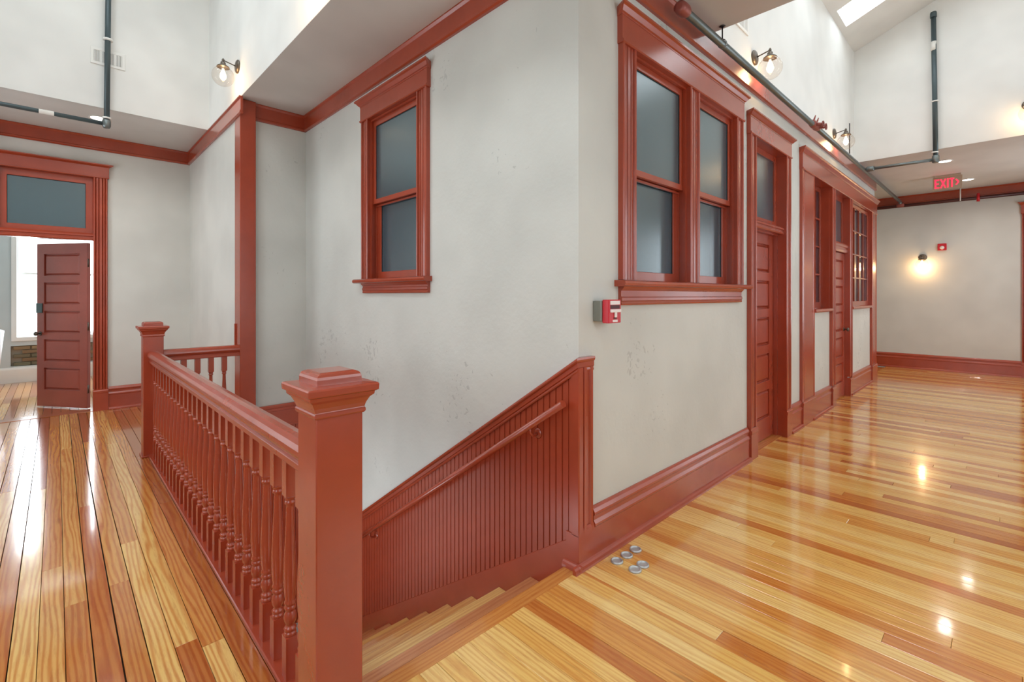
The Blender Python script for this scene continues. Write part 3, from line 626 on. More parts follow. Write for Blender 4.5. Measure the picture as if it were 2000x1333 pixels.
def baluster_mesh():
    m = MB(); a = 0.0215
    m.box((-a, -a, 0.0), (a, a, 0.150)); m.box((-a, -a, 0.655), (a, a, 0.795))
    # chamfered shoulders and turned shaft, one lathe
    pr = [(0.0, 0.142), (0.0195, 0.146), (0.0205, 0.152), (0.0215, 0.158), (0.0195, 0.163), (0.016, 0.165), (0.0205, 0.170), (0.0215, 0.176), (0.018, 0.181), (0.0135, 0.186), (0.0165, 0.192), (0.0205, 0.202), (0.0222, 0.214), (0.0205, 0.226), (0.016, 0.236), (0.0145, 0.240), (0.0195, 0.244), (0.021, 0.250), (0.019, 0.256), (0.0165, 0.259), (0.0195, 0.263), (0.021, 0.269), (0.018, 0.275), (0.0175, 0.280),
          (0.0205, 0.300), (0.0225, 0.340), (0.0225, 0.385), (0.0205, 0.440), (0.0175, 0.500), (0.0150, 0.560), (0.0138, 0.612), (0.0140, 0.622), (0.0185, 0.626), (0.0195, 0.631), (0.0175, 0.636), (0.0145, 0.640), (0.0185, 0.644), (0.0200, 0.649), (0.0195, 0.655), (0.0, 0.660)]
    m.lathe(pr, 14)
    return m.mesh('baluster', 'red')
BM = baluster_mesh()
def baluster(parent, x, y, z=0.022):
    o = D.objects.new('baluster', BM); COL.objects.link(o); o.parent = parent; o.location = Vector((x, y, z)) - parent.location; return o
bal = empty('stair_balustrade', (RX, 3.3, 0), 'long red balustrade with turned balusters and two capped newel posts', 'balustrade')
newel(bal, 1.376); newel(bal, 5.140)
m = MB().prism([(RX + u, 1.515, z) for u, z in RAIL], [(RX + u, 5.145, z) for u, z in RAIL]); m.build('handrail', 'red', bal, 0.0015)
m = MB().box((0.573, 1.515, 0.0), (0.665, 5.145, 0.022)); m.build('shoe_rail', 'red', bal, 0.004)
for k in range(26): baluster(bal, RX, 1.664 + 0.1330 * k)
m = MB().box((0.664, 1.515, -0.3), (0.680, 5.2, 0.012)); m.build('fascia', 'red', bal, 0.002)
m = MB().box((0.528, 5.128, 0.0), (0.695, 5.295, 0.014)); m.build('newel_base', 'red', bal, 0.003)
b2 = empty('landing_balustrade', (1.0, 5.2115, 0), 'short red balustrade joining the far newel post to the tall column', 'balustrade')
m = MB().prism([(0.682, 5.2115 + u, z) for u, z in RAIL], [(1.292, 5.2115 + u, z) for u, z in RAIL]); m.build('handrail', 'red', b2, 0.0015)
m = MB().box((0.682, 5.165, 0.0), (1.292, 5.255, 0.022)); m.build('shoe_rail', 'red', b2, 0.004)
for xx in (0.740, 0.840, 0.947, 1.055, 1.165): baluster(b2, xx, 5.2115)
m = MB().box((0.66, 5.150, -0.3), (1.292, 5.166, 0.012)); m.build('fascia', 'red', b2, 0.002)

# ------------------------------------------------------------------ staircase
st = empty('staircase', (1.3, 1.6, 0), 'flight of pine stairs going down beside the beadboard wall', 'staircase')
RUN, RISE, NS = 0.2605, 0.173, 13
m = MB().prism([(0.682, y, z) for y, z in ((1.500, -0.03), (1.500, 0.0), (1.578, 0.0), (1.586, -0.006), (1.588, -0.016), (1.582, -0.028), (1.574, -0.032))], [(1.911, y, z) for y, z in ((1.500, -0.03), (1.500, 0.0), (1.578, 0.0), (1.586, -0.006), (1.588, -0.016), (1.582, -0.028), (1.574, -0.032))])
m.build('landing_nosing', 'nosing', st)
src = srcr = None
for k in range(1, NS + 1):
    y, z = 1.5875 + RUN * k, -RISE * k
    pr = [(y - RUN - 0.005, z - 0.03), (y - RUN - 0.005, z), (y - 0.010, z), (y - 0.003, z - 0.005), (y, z - 0.014), (y - 0.004, z - 0.025), (y - 0.012, z - 0.03)]
    m = MB().prism([(-0.6145, yy - y, zz - z) for yy, zz in pr], [(0.6145, yy - y, zz - z) for yy, zz in pr])
    m.build('tread', 'tread_red' if k in (1, 7) else 'tread', st, loc=(1.2965, y, z))
    m = MB().box((0.682, y - RUN - 0.030, z), (1.911, y - RUN - 0.012, z + RISE - 0.030)); m.build('riser', 'red', st)
m = MB().box((0.682, 1.5875 + RUN * NS - 0.02, -RISE * (NS + 1) - 0.05), (1.911, 5.212, -RISE * (NS + 1))); m.build('lower_landing', 'pine', st)
m = MB().box((0.682, 1.5875 + RUN * NS - 0.03, -RISE * (NS + 1)), (1.911, 1.5875 + RUN * NS - 0.012, -RISE * NS - 0.030)); m.build('riser', 'red', st)
SL = -0.6645
def skz(y): return 0.165 + SL * (y - 1.53)
def capz(y): return 1.095 + SL * (y - 1.505)

# ------------------------------------------------------------------ beadboard wainscot along the stairs
wn = empty('stair_wainscot', (XA, 1.53, 0), 'sloping red beadboard wainscot with moulded cap beside the stairs', 'wainscot')
BBW = 0.0445; y = 1.572
pts = [(1.53, -0.36), (1.53, skz(1.53)), (5.20, skz(5.20)), (5.20, skz(5.20) - 0.52)]
m = MB().prism([(1.912, y, z) for y, z in pts], [(XA - 0.0005, y, z) for y, z in pts]); m.build('skirt_board', 'red', wn, 0.003)
def bead_board(y0, y1):
    xf, xg = XA - 0.020, XA - 0.010; c = 0.0040
    sec = [(XA - 0.001, y0), (xg, y0), (xf, y0 + c), (xf, y1 - c), (xg, y1), (XA - 0.001, y1)]
    return MB().prism([(px - XA, py - y0, skz(py) - 0.02 - skz(y0)) for px, py in sec], [(px - XA, py - y0, capz(py) - 0.055 - skz(y0)) for px, py in sec])
first = None
while y < 5.18:
    if first is None: first = bead_board(0 + y, y + BBW - 0.0006).mesh('beadboard', 'red')
    o = D.objects.new('beadboard', first); COL.objects.link(o); o.parent = wn; o.location = Vector((XA, y, skz(y))) - wn.location
    y += BBW
m = MB().box((XA - 0.022, 1.53, skz(1.53) - 0.02), (XA - 0.001, 1.571, capz(1.54) - 0.03)); m.build('end_stile', 'red', wn, 0.002)
CAPP = [(0, -0.075), (0.030, -0.075), (0.034, -0.066), (0.030, -0.056), (0.036, -0.050), (0.036, -0.026), (0.046, -0.018), (0.050, -0.010), (0.046, 0.0), (0, 0.0)]
# cap: slope along the stair wall, then level across the corner onto the corridor wall
sa = [(XA - d, 5.20, capz(5.20) + z) for d, z in CAPP]
sb = [(XA - d, 1.525 - d * 0.6, capz(1.525) + z) for d, z in CAPP]
m = MB().prism(sa, sb); m.build('cap_rail', 'red', wn)
sb2 = [(XA - d, YB - d * 0.6, capz(1.525) + z) for d, z in CAPP]; sc_ = [(2.046, YB - d * 0.6, capz(1.525) + z) for d, z in CAPP]
m = MB().prism(sb2, sc_); m.build('cap_return', 'red', wn)
m = MB(); WB.up(m, [(XA - 0.030, -0.02), (XA - 0.030, 0.022), (XA - 0.024, 0.027), (XA + 0.004, 0.027), (XA + 0.009, 0.018), (XA + 0.014, 0.018), (XA + 0.018, 0.027), (XA + 0.036, 0.027), (XA + 0.042, 0.014), (XA + 0.072, 0.014), (XA + 0.078, 0.024), (2.030, 0.027), (2.036, 0.022), (2.036, 0.0)], 0.17, 1.03); m.build('corner_stile', 'red', wn)
# base block at the corner with shoe moulding return
m = MB(); WB.along(m, [(0, 0), (0.026, 0), (0.026, 0.190), (0.020, 0.205), (0, 0.205)], XA - 0.029, 2.046); m.build('corner_base', 'red', wn)
m = MB().box((XA - 0.030, 1.50, -0.05), (XA, 1.585, 0.175)); m.build('corner_block', 'red', wn, 0.002)
m = MB(); WB.along(m, SHOE, XA - 0.079, 2.0455); m.build('shoe_moulding', 'red', wn)
m = MB(); WA.along(m, [(d + 0.004, z) for d, z in SHOE], YB - 0.049, 1.592); m.build('shoe_moulding', 'red', wn)
# wainscot on the wall behind the stairs
wl = empty('landing_wainscot', (1.69, YL, 0), 'red panel band with cap and beadboard on wall behind stairs', 'wainscot')
m = MB(); WL.along(m, [(0, 0.205), (0.026, 0.205), (0.030, 0.212), (0.026, 0.232), (0.034, 0.242), (0.034, 0.262), (0.024, 0.272), (0, 0.272)], 1.434, XA - 0.02); m.build('cap_rail', 'red', wl)
m = MB(); WL.along(m, [(0, 0.060), (0.022, 0.060), (0.022, 0.205), (0, 0.205)], 1.434, XA - 0.02); m.build('frieze_board', 'red', wl)
m = MB(); WL.along(m, [(0, 0.036), (0.030, 0.036), (0.036, 0.048), (0.030, 0.060), (0, 0.060)], 1.434, XA - 0.02); m.build('rail_moulding', 'red', wl)
me = MB().prism([(0, 0, -2.08), (0, -0.014, -2.08), (0.004, -0.020, -2.08), (0.0395, -0.020, -2.08), (0.0435, -0.014, -2.08), (0.0435, 0, -2.08)], [(0, 0, 0.036), (0, -0.014, 0.036), (0.004, -0.020, 0.036), (0.0395, -0.020, 0.036), (0.0435, -0.014, 0.036), (0.0435, 0, 0.036)]).mesh('beadboard', 'red')
for k in range(10):
    o = D.objects.new('beadboard', me); COL.objects.link(o); o.parent = wl; o.location = Vector((1.876 - k * BBW, YL - 0.0005, 0)) - wl.location
for k in range(10, 27):
    o = D.objects.new('beadboard', me); COL.objects.link(o); o.parent = wall_landing; o.location = (1.876 - k * BBW, YL - 0.0005, -0.36)

# ------------------------------------------------------------------ wall handrail
hr = empty('stair_handrail', (1.861, 1.56, 0.85), 'round red handrail on curved brackets fixed to the beadboard', 'handrail')
HS = -0.672
hz = lambda y: 0.848 + HS * (y - 1.560)
m = MB().tube([(1.861, 1.560, hz(1.560)), (1.861, 5.0, hz(5.0))], 0.0195, 18); m.build('rail', 'red', hr)
for yy in (1.790, 3.625, 4.95):
    zc = hz(yy) - 0.055; br = MB().lathe([(0.0, -0.010), (0.016, -0.010), (0.026, -0.004), (0.030, 0.0)], 16, (XA - 0.0205, yy, zc), 'X'); b = br.build('bracket', 'red', hr)
    m = MB().tube([(XA - 0.026, yy, zc), (XA - 0.045, yy, zc - 0.006), (XA - 0.066, yy, zc - 0.004), (1.864, yy + 0.004, zc + 0.012), (1.861, yy + 0.006, hz(yy) - 0.016)], [0.009, 0.008, 0.007, 0.007, 0.008], 10); m.build('arm', 'red', b)

# ------------------------------------------------------------------ globe sconces
def sconce(P, ax, label, watts=2.2, axis='Y'):
    """P(u,d,z): u along the wall, d out of it, z up from the backplate centre"""
    root = empty('globe_sconce', P(0, 0, 0), label, 'wall lamp', 'clear globe wall lamps with bronze fittings')
    def tb(name, pts, r, mat, n=16, par=root): m = MB().tube([P(*p) for p in pts], r, n); return m.build(name, mat, par)
    tb('backplate', [(0, 0, 0), (0, 0.012, 0), (0, 0.020, 0), (0, 0.026, 0)], [0.064, 0.064, 0.054, 0.030], 'bronze', 24)
    tb('arm', [(0, 0.022, 0), (0, 0.130, 0.022)], 0.0052, 'bronze', 10)
    tb('stem', [(0, 0.130, 0.040), (0, 0.130, 0.030), (0, 0.130, 0.024), (0, 0.130, 0.004)], [0.004, 0.010, 0.012, 0.012], 'bronze', 12)
    hd = tb('socket', [(0, 0.130, 0.006), (0, 0.130, 0.0), (0, 0.130, -0.022), (0, 0.130, -0.026)], [0.012, 0.022, 0.024, 0.026], 'bronze', 16)
    tb('shade_cap', [(0, 0.130, -0.020), (0, 0.130, -0.026), (0, 0.130, -0.040), (0, 0.130, -0.050)], [0.024, 0.034, 0.052, 0.056], 'bronze', 24, hd)
    c = P(0, 0.130, -0.132); R = 0.096
    pr = [(R * math.sin(a), R * math.cos(a)) for a in [0.55 + (math.pi - 0.55) * i / 18 for i in range(19)]]
    m = MB().lathe([(max(r, 0.0001), z) for r, z in pr], 32, c, 'Z', False); m.build('globe', 'globe', root)
    b = MB().lathe([(0.008, 0.070), (0.010, 0.055), (0.020, 0.030), (0.026, 0.008), (0.027, -0.006), (0.022, -0.024), (0.012, -0.036), (0.0005, -0.040)], 18, c); b.build('bulb', 'bulb', root)
    l = D.lights.new('bulb_light', 'POINT'); l.energy = watts; l.color = (1.0, 0.62, 0.30); l.shadow_soft_size = 0.03
    lo = D.objects.new('bulb_light', l); COL.objects.link(lo); lo.location = (c[0], c[1], c[2] - 0.05); lo.parent = root; lo.matrix_parent_inverse = Matrix.Translation(-root.location)
    return root
PB = lambda x0, z0: (lambda u, d, z: (x0 + u, YB - d, z0 + z))
sconce(PB(4.405, 3.480), 'Y', 'lit globe wall lamp above the double window')
sconce(PB(7.19, 3.474), 'Y', 'lit globe wall lamp nearest the riser pipe on the upper corridor wall')
PC = lambda y0, z0: (lambda u, d, z: (XE - d, y0 + u, z0 + z))
sconce(PC(5.218, 3.645), 'X', 'lit globe wall lamp right above the top of the red column')
sconce(PC(3.30, 3.645), 'X', 'globe wall lamp high above the stairs, cut by the top edge')
sconce(lambda u, d, z: (XW - d, -0.20 + u, 3.68 + z), 'X', 'globe wall lamp on the gable wall at the right edge')
sconce(lambda u, d, z: (XF - d, 1.085 + u, 2.120 + z), 'X', 'glowing globe wall lamp low on the grey end wall', 8.0)

# ------------------------------------------------------------------ recessed downlights
def downlight(x, y, label, watts=34):
    root = empty('downlight', (x, y, ZC), label, 'ceiling light', 'recessed round downlights')
    m = MB().lathe([(0.072, 0.0), (0.088, -0.001), (0.092, -0.005), (0.086, -0.008), (0.072, -0.008), (0.072, 0.0)], 28, (x, y, ZC), 'Z', False); m.build('trim_ring', 'trimwhite', root)
    m = MB().lathe([(0.0005, -0.003), (0.040, -0.0035), (0.073, -0.004)], 28, (x, y, ZC), 'Z', False); m.build('lens', 'can', root)
    l = D.lights.new('downlight_beam', 'SPOT'); l.energy = watts; l.spot_size = rad(150); l.spot_blend = 0.9; l.color = (1, 0.96, 0.92); l.shadow_soft_size = 0.06
    lo = D.objects.new('downlight_beam', l); COL.objects.link(lo); lo.location = (0, 0, -0.02); lo.parent = root
downlight(9.18, 0.60, 'round recessed downlight beside the riser pipe')
downlight(10.91, 0.43, 'round recessed downlight right of the exit sign')
downlight(0.334, 6.82, 'round recessed downlight behind the pipe elbow near the open door', 30)
downlight(-0.75, 6.85, 'added unseen downlight at the outer side of the hall ceiling', 30)  # this and the next two are added out of view to brighten the ends
downlight(10.91, -0.80, 'added unseen downlight before the doorway of the end wall')
downlight(10.91, 2.60, 'added unseen downlight in the side passage')

# ------------------------------------------------------------------ pipes
def pipe(name, pts, r, mat, label, cat='pipe'):
    root = empty(name, pts[0], label, cat); m = MB().tube(pts, r, 16); m.build('pipe_run', mat, root); return root
PY, PZ = 1.400, 3.205
p = pipe('sprinkler_pipe', [(2.86, PY, PZ - 0.012), (11.66, PY, PZ)], 0.026, 'galv', 'long galvanised pipe hung under the ceiling above the corridor windows')
m = MB().lathe([(0.020, -0.05), (0.038, -0.045), (0.042, -0.01), (0.042, 0.02), (0.034, 0.05), (0.027, 0.06)], 16, (2.83, PY, PZ - 0.012), 'X'); m.build('end_fitting', 'brass_red', p)
m = MB().tube([(3.43, PY, PZ + 0.03), (3.43, PY, ZC)], 0.005, 8); hg = m.build('hanger_rod', 'black', p)
m = MB().lathe([(0.016, 0.0), (0.022, -0.006), (0.010, -0.010)], 12, (3.43, PY, ZC), 'Z'); m.build('rod_flange', 'black', hg)
m = MB()
for k in range(16):
    a0, a1 = 2 * math.pi * k / 16, 2 * math.pi * (k + 1) / 16
m.lathe([(0.0275, -0.009), (0.031, -0.009), (0.031, 0.009), (0.0275, 0.009), (0.0275, -0.009)], 18, (3.43, PY, PZ - 0.007), 'X', False); m.build('pipe_ring', 'galv', hg)
# valve cluster
m = MB().lathe([(0.028, -0.11), (0.036, -0.10), (0.040, -0.04), (0.034, 0.0), (0.040, 0.05), (0.036, 0.11), (0.028, 0.12)], 16, (5.80, PY, PZ), 'X'); v = m.build('valve_body', 'brass_red', p)
for dx in (-0.05, 0.06):
    m = MB().tube([(5.80 + dx, PY, PZ), (5.80 + dx, PY - 0.075, PZ - 0.02), (5.80 + dx, PY - 0.085, PZ - 0.02)], [0.020, 0.018, 0.010], 12); m.build('bonnet', 'brass_red', v)
    m = MB(); c = Vector((5.80 + dx, PY - 0.088, PZ - 0.02)); m.lathe([(0.026, -0.004), (0.034, -0.006), (0.034, 0.004), (0.026, 0.006), (0.026, -0.004)], 18, c, 'Y', False); hw = m.build('hand_wheel', 'brass_red', v)
    m = MB().tube([c + Vector((-0.028, 0, 0)), c + Vector((0.028, 0, 0))], 0.004, 6); m.build('spoke', 'brass_red', hw)
    m = MB().tube([(5.80 + dx, PY, PZ + 0.03), (5.80 + dx, PY - 0.02, PZ + 0.09)], [0.012, 0.005], 8); m.build('stem', 'brass_red', v)
m = MB().tube([(7.42, PY, PZ), (7.42, PY, PZ + 0.43)], 0.006, 8); o = m.build('pipe_hanger', 'black', p)
# riser on the gable wall
p = pipe('riser_pipe', [(8.318, PY - 0.05, PZ - 0.01), (8.318, 0.645, PZ - 0.02)], 0.021, 'galv', 'grey riser pipe climbing the white gable wall from the corridor pipe')
m = MB().tube([(8.318, 0.632, PZ - 0.03), (8.318, 0.655, 5.10)], 0.027, 16); m.build('riser', 'pipe_dark', p)
m = MB().lathe([(0.030, -0.05), (0.038, -0.04), (0.038, 0.04), (0.030, 0.05)], 14, (8.318, 0.632, PZ - 0.015)); m.build('elbow', 'galv', p)
m = MB().lathe([(0.030, -0.045), (0.038, -0.035), (0.038, 0.035), (0.030, 0.045)], 14, (8.318, PY - 0.075, PZ - 0.011), 'Y'); m.build('union', 'galv', p)
for z in (3.95, 3.28):
    m = MB().lathe([(0.028, -0.008), (0.036, -0.008), (0.036, 0.008), (0.028, 0.008)], 16, (8.318, 0.64, z)); m.build('clamp', 'trimwhite', p)
m = MB().lathe([(0.0285, 0), (0.0285, 0.12)], 16, (8.318, 0.652, 4.62)); m.build('tape', 'tape', p)
m = MB().lathe([(0.034, -0.03), (0.034, 0.03), (0.03, 0.04)], 16, (8.318, 0.655, 5.09)); m.build('end_cap', 'pipe_dark', p)
# dark pipe along the end wall
p = pipe('branch_pipe', [(11.735, 3.9, 3.125), (11.735, -1.6, 3.125)], 0.030, 'pipe_red', 'dark pipe running under the picture rail on the end wall')
m = MB().lathe([(0.032, -0.06), (0.044, -0.05), (0.044, 0.05), (0.032, 0.06)], 14, (11.735, PY, 3.14), 'Y'); m.build('tee', 'brass_red', p)
m = MB().tube([(11.735, PY, 3.14), (11.69, PY, PZ)], 0.026, 12); m.build('offset', 'galv', p)
for yy, mt in ((0.56, 'trimwhite'), (0.33, 'alarm')):
    m = MB().tube([(11.72, yy, ZC if mt == 'trimwhite' else 3.20), (11.71, yy, 3.10 if mt == 'trimwhite' else 3.06)], 0.010 if mt == 'trimwhite' else 0.022, 10); m.build('hanger', mt, p)
# hall pipe at left
HY, HZ = 6.372, 3.155
p = pipe('drop_pipe', [(0.372, HY, HZ), (0.392, HY, 5.3)], 0.024, 'pipe_dark', 'dark grey pipe dropping down the white wall in front of the grille')
m = MB().tube([(0.372, HY, HZ), (XMIN, HY - 0.02, HZ)], 0.020, 14); m.build('pipe_run', 'pipe_dark', p)
m = MB().lathe([(0.0005, -0.045), (0.026, -0.042), (0.036, -0.02), (0.036, 0.03), (0.029, 0.045)], 16, (0.370, HY, HZ)); m.build('elbow', 'galv', p)
m = MB().lathe([(0.026, -0.008), (0.036, -0.008), (0.036, 0.008), (0.026, 0.008)], 16, (0.372, HY, HZ + 0.06)); m.build('clamp', 'trimwhite', p)
m = MB().lathe([(0.026, -0.010), (0.040, -0.010), (0.040, 0.010), (0.026, 0.010)], 16, (0.382, HY, 4.02)); m.build('clamp', 'trimwhite', p)
m = MB().lathe([(0.0212, 0.0), (0.0212, 0.105)], 14, (-0.120, HY - 0.01, HZ), 'X', False); m.build('tape', 'tape', p)
m = MB().box((-0.60, YD - 0.10, 3.14), (-0.462, YD - 0.03, 3.22)); o = m.build('junction_box', 'lock', None, 0.006); tag(o, 'small green grey junction box on the picture rail at left edge', 'junction box')

# ------------------------------------------------------------------ air grilles
def grille(P, w, h, label):
    root = empty('air_grille', P(0, 0, 0), label, 'air grille')
    wl = Wall(P); frame_ring(wl, MB(), -w / 2, w / 2, -h / 2, h / 2, 0.028, 0.028, 0.028, 0.0, 0.010).build('frame', 'trimwhite', root, 0.003)
    m = MB(); wl.box(m, -w / 2 + 0.027, w / 2 - 0.027, 0.0, 0.002, -h / 2 + 0.027, h / 2 - 0.027); m.build('backing', 'grille_dark', root)
    iw = w - 0.056; n = 22
    for i in range(n):
        if i in (5, 10, 11, 16): continue
        s = -iw / 2 + iw * (i + 0.5) / n; m = MB(); wl.box(m, s - 0.0032, s + 0.0032, 0.002, 0.009, -h / 2 + 0.028, h / 2 - 0.028); m.build('louvre', 'trimwhite', root)
    for c in (0.25, 0.5, 0.75):
        s = -iw / 2 + iw * c; m = MB(); wl.box(m, s - 0.006, s + 0.006, 0.002, 0.0095, -h / 2 + 0.028, h / 2 - 0.028); m.build('divider', 'trimwhite', root)
grille(lambda s, d, z: (0.386 + s, YW - d, 3.850 + z), 0.275, 0.170, 'white air grille on the upper wall behind the drop pipe')
grille(lambda s, d, z: (4.10 + s, YB - d, 3.715 + z), 0.32, 0.20, 'white air grille beside the soffit edge above the double window')

# ------------------------------------------------------------------ fire alarm pull station
fa = empty('alarm_pull_station', (2.10, YB, 1.315), 'red fire alarm pull station on grey metal box below double window', 'fire alarm')
m = MB(); WB.box(m, 2.064, 2.176, 0, 0.056, 1.262, 1.372); m.build('back_box', 'boxgrey', fa, 0.006, 2)
m = MB(); WB.box(m, 2.070, 2.182, 0.056, 0.098, 1.254, 1.378); hs = m.build('housing', 'alarm', fa, 0.005, 2)
m = MB(); WB.box(m, 2.082, 2.170, 0.098, 0.100, 1.352, 1.372); m.build('top_plate', 'alarm_white', hs)
m = MB(); WB.box(m, 2.084, 2.168, 0.098, 0.0995, 1.330, 1.349); m.build('slot', 'alarm_dark', hs)
m = MB(); WB.box(m, 2.080, 2.172, 0.098, 0.108, 1.311, 1.327); m.build('handle_bar', 'alarm_white', hs, 0.002)
m = MB(); WB.box(m, 2.116, 2.136, 0.098, 0.106, 1.284, 1.312); m.build('handle_stem', 'alarm_white', hs, 0.002)
m = MB(); WB.box(m, 2.112, 2.140, 0.098, 0.0995, 1.276, 1.284); m.build('key_slot', 'alarm_dark', hs)
m = MB(); WB.box(m, 2.104, 2.148, 0.098, 0.100, 1.260, 1.272); m.build('lower_plate', 'alarm_white', hs)
# strobe on the end wall
sb = empty('alarm_strobe', (XF, 0.81, 2.30), 'small square red alarm strobe on the end wall above the glowing lamp', 'fire alarm')
m = MB(); WF.box(m, 0.748, 0.872, 0, 0.035, 2.238, 2.362); m.build('housing', 'alarm', sb, 0.006, 2)
m = MB().lathe([(0.034, 0), (0.030, -0.014), (0.016, -0.024), (0.0005, -0.027)], 18, (XF - 0.034, 0.81, 2.285), 'X'); m.build('lens', 'alarm_white', sb)
# exit sign
EX, EY = 10.25, 0.640
es = empty('exit_sign', (EX, EY, ZC), 'lit red exit sign hanging from the ceiling at corridor end', 'exit sign')
m = MB().box((EX - 0.03, EY - 0.16, ZC - 0.03), (EX + 0.03, EY + 0.16, ZC)); m.build('canopy', 'signface', es, 0.004)
m = MB().box((EX - 0.012, EY - 0.175, ZC - 0.235), (EX + 0.012, EY + 0.175, ZC - 0.028)); m.build('panel', 'signface', es, 0.003)
def stroke(m, a, b, w=0.017):
    (y0, z0), (y1, z1) = a, b; dy, dz = y1 - y0, z1 - z0; L = math.hypot(dy, dz); py, pz = -dz / L * w / 2, dy / L * w / 2
    q = [(y0 + py, z0 + pz), (y1 + py, z1 + pz), (y1 - py, z1 - pz), (y0 - py, z0 - pz)]
    m.prism([(EX - 0.0125, u, v) for u, v in q], [(EX - 0.017, u, v) for u, v in q])
zt, zb = ZC - 0.062, ZC - 0.205; zm_ = (zt + zb) / 2
def letter(nm, x0, strokes):                    # x runs to the viewer's right, which is -Y
    m = MB()
    for (ax, az, bx, bz) in strokes: stroke(m, (EY + 0.150 - x0 - ax, zb + az * (zt - zb)), (EY + 0.150 - x0 - bx, zb + bz * (zt - zb)))
    m.build(nm, 'signred', es)
letter('letter_e', 0.0, [(0.008, 0, 0.008, 1), (0, 0.94, 0.055, 0.94), (0, 0.5, 0.048, 0.5), (0, 0.06, 0.055, 0.06)])
letter('letter_x', 0.072, [(0, 0, 0.056, 1), (0, 1, 0.056, 0)])
letter('letter_i', 0.148, [(0.008, 0, 0.008, 1)])
letter('letter_t', 0.176, [(0.028, 0, 0.028, 1), (0, 0.94, 0.056, 0.94)])
letter('arrow', 0.252, [(0, 0.8, 0.028, 0.5), (0, 0.2, 0.028, 0.5)])

# ------------------------------------------------------------------ steel discs on the floor
LB = ['farthest along the baseboard of the five', 'middle of the row of three by the baseboard', 'nearest the stairs of the five', 'right one of the touching pair', 'left one of the touching pair']
for (px, py), lab in zip(((2.295, 1.408), (2.210, 1.410), (2.124, 1.414), (2.192, 1.302), (2.124, 1.306)), LB):
    m = MB().lathe([(0.0005, 0.003), (0.020, 0.003), (0.0225, 0.0035), (0.024, 0.008), (0.0275, 0.010), (0.031, 0.008), (0.0325, 0.003), (0.0325, 0.0005)], 28, (0, 0, 0), 'Z', False)
    o = m.build('floor_disc', 'steel', None, loc=(px, py, 0.0005)); tag(o, 'round steel disc on the floor, ' + lab, 'metal disc', 'steel discs on the floor')

# ------------------------------------------------------------------ bright room behind the open door
YR = 11.0
WR = Wall(lambda s, d, z: (s, YR - d, z))
RH = [(-0.455, 0.50, 0.73, 2.75), (-0.525, 0.60, 0.262, 0.590)]
m = MB().box((-2.3, YD + 0.01, -0.2), (1.6, YR, -0.021)); o = m.build('floor', 'subfloor'); tag(o, 'pine floor of the bright room behind the open door', 'floor', kind='structure')
hall_floor, floor = floor, o; x = -2.3
while x < 1.6:
    w_ = BW if -0.9 < x < 0.5 else 0.7; x1 = min(1.6, x + w_); run(x, x1, YD + 0.158, YR, 'pine_old', (2.2, 3.4) if w_ == BW else (9, 12), 0.003); x = x1
floor = hall_floor
wall_slab('wall_room', WR, -2.3, 1.6, -0.02, 3.2, 0.2, RH, 'bluewall', 'pale wall with tall bright window seen through the open door')
m = MB().box((-2.45, YD + 0.16, -0.02), (-2.3, YR + 0.2, 3.2)); tag(m.build('wall_room_left', 'bluewall'), 'pale side wall of the bright room', 'wall', kind='structure')
m = MB().box((1.6, YD + 0.16, -0.02), (1.75, YR + 0.2, 3.2)); tag(m.build('wall_room_right', 'bluewall'), 'pale inner wall of the bright room', 'wall', kind='structure')
m = MB().box((-2.3, YD + 0.16, -0.02), (XMIN, YD + 0.3, 3.2)); tag(m.build('wall_room_front', 'bluewall'), 'pale wall of the bright room beside the door', 'wall', kind='structure')
m = MB().box((-2.45, YD + 0.17, 3.2), (1.75, YR + 0.2, 3.3)); tag(m.build('ceiling', 'white'), 'ceiling of the bright room behind the open door', 'ceiling', kind='structure')
w = empty('window_5', (0.02, YR, 0.73), 'tall bright white framed window seen through the open door', 'window', kind='structure')
frame_ring(WR, MB(), -0.520, 0.565, 0.665, 2.815, 0.065, 0.065, 0.065, 0.0, 0.025).build('casing', 'trimwhite', w, 0.003)
f = frame_ring(WR, MB(), -0.455, 0.50, 1.74, 2.75, 0.035, 0.04, 0.035, -0.10, -0.06).build('sash', 'trimwhite', w, 0.002)
m = MB(); WR.box(m, -0.425, 0.47, -0.083, -0.078, 1.77, 2.715); m.build('pane', 'pane', f)
f = frame_ring(WR, MB(), -0.455, 0.50, 0.73, 1.775, 0.035, 0.035, 0.05, -0.145, -0.105).build('sash', 'trimwhite', w, 0.002)
m = MB(); WR.box(m, -0.425, 0.47, -0.128, -0.123, 0.775, 1.745); m.build('pane', 'pane', f)
area_light('window_daylight', (0.02, YR + 0.12, 1.74), (0, -1, 0), 0.9, 1.95, 120)
bp_ = empty('brick_panel', (0.03, YR, 0.26), 'patch of bare old bricks below the bright window', 'brick patch', kind='structure'); bp_.name = 'wall_brick_patch'
m = MB(); WR.box(m, -0.524, 0.599, -0.19, -0.055, 0.263, 0.589); m.build('mortar_bed', 'mortar', bp_)
bmesh_ = MB().box((-0.097, -0.06, 0.0), (0.097, 0.0, 0.055)).mesh('brick', 'brick', 0.004)
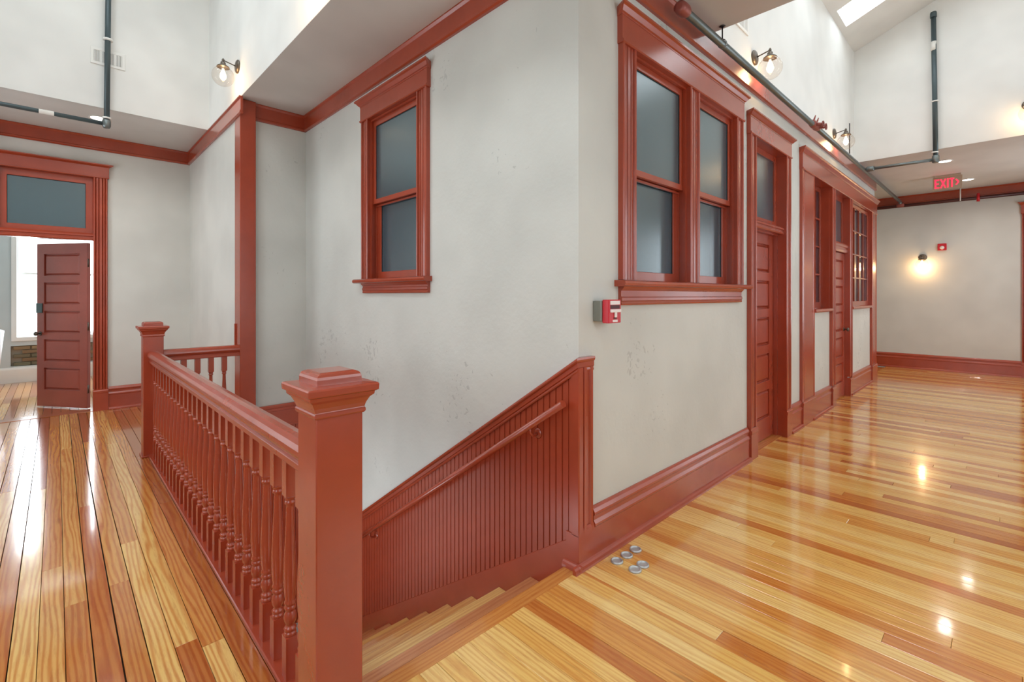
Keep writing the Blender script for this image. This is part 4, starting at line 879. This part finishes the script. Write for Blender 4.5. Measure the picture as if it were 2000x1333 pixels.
for r_ in range(5):
    for c_ in range(6):
        x = -0.40 + c_ * 0.205 + (0.10 if r_ % 2 else 0)
        if x + 0.097 > 0.60: continue
        o = D.objects.new('brick', bmesh_); COL.objects.link(o); o.parent = bp_; o.location = Vector((x, YR + 0.072 + random.uniform(0, .006), 0.267 + r_ * 0.0645)) - bp_.location
m = MB(); WR.along(m, [(0, 0), (0.02, 0), (0.02, 0.21), (0.012, 0.235), (0, 0.245)], -2.3, 1.6); tag(m.build('baseboard_room', 'trimwhite'), 'white baseboard under the bare bricks in the bright room', 'baseboard', kind='structure')
# white tub chair at the left edge
ch = empty('tub_chair', (-0.95, 9.75, 0), 'white upholstered tub chair at left edge behind the open door', 'chair')
def arc_shell(m, r0, r1, a0, a1, z0, zt, n=20):
    A = []
    for i in range(n + 1):
        a = a0 + (a1 - a0) * i / n; A.append((math.cos(a), math.sin(a)))
    vs = []
    for cx_, cy_ in A:
        vs += [(-0.95 + cx_ * r0 * .88, 9.75 + cy_ * r0 * .88, z0), (-0.95 + cx_ * r0, 9.75 + cy_ * r0, zt), (-0.95 + cx_ * (r0 + r1) / 2, 9.75 + cy_ * (r0 + r1) / 2, zt + 0.025), (-0.95 + cx_ * r1, 9.75 + cy_ * r1, zt), (-0.95 + cx_ * r1 * .86, 9.75 + cy_ * r1 * .86, z0)]
    fs = [(5 * i + j, 5 * i + (j + 1) % 5, 5 * i + 5 + (j + 1) % 5, 5 * i + 5 + j) for i in range(n) for j in range(5)]
    fs += [tuple(range(5)), tuple(5 * n + j for j in range(5))]
    return m.add(vs, fs, True)
arc_shell(MB(), 0.33, 0.425, rad(-70), rad(150), 0.22, 0.90).build('backrest', 'chair', ch)
MB().lathe([(0.0005, 0.24), (0.30, 0.24), (0.315, 0.28), (0.31, 0.42), (0.27, 0.46), (0.0005, 0.465)], 28, (-0.95, 9.75, 0)).build('seat', 'chair', ch)
for a in (45, 135, 225, 315):
    px, py = -0.95 + 0.24 * math.cos(rad(a)), 9.75 + 0.24 * math.sin(rad(a)); MB().tube([(px, py, 0.0), (px * 1, py, 0.25)], [0.014, 0.022], 10).build('leg', 'black', ch)
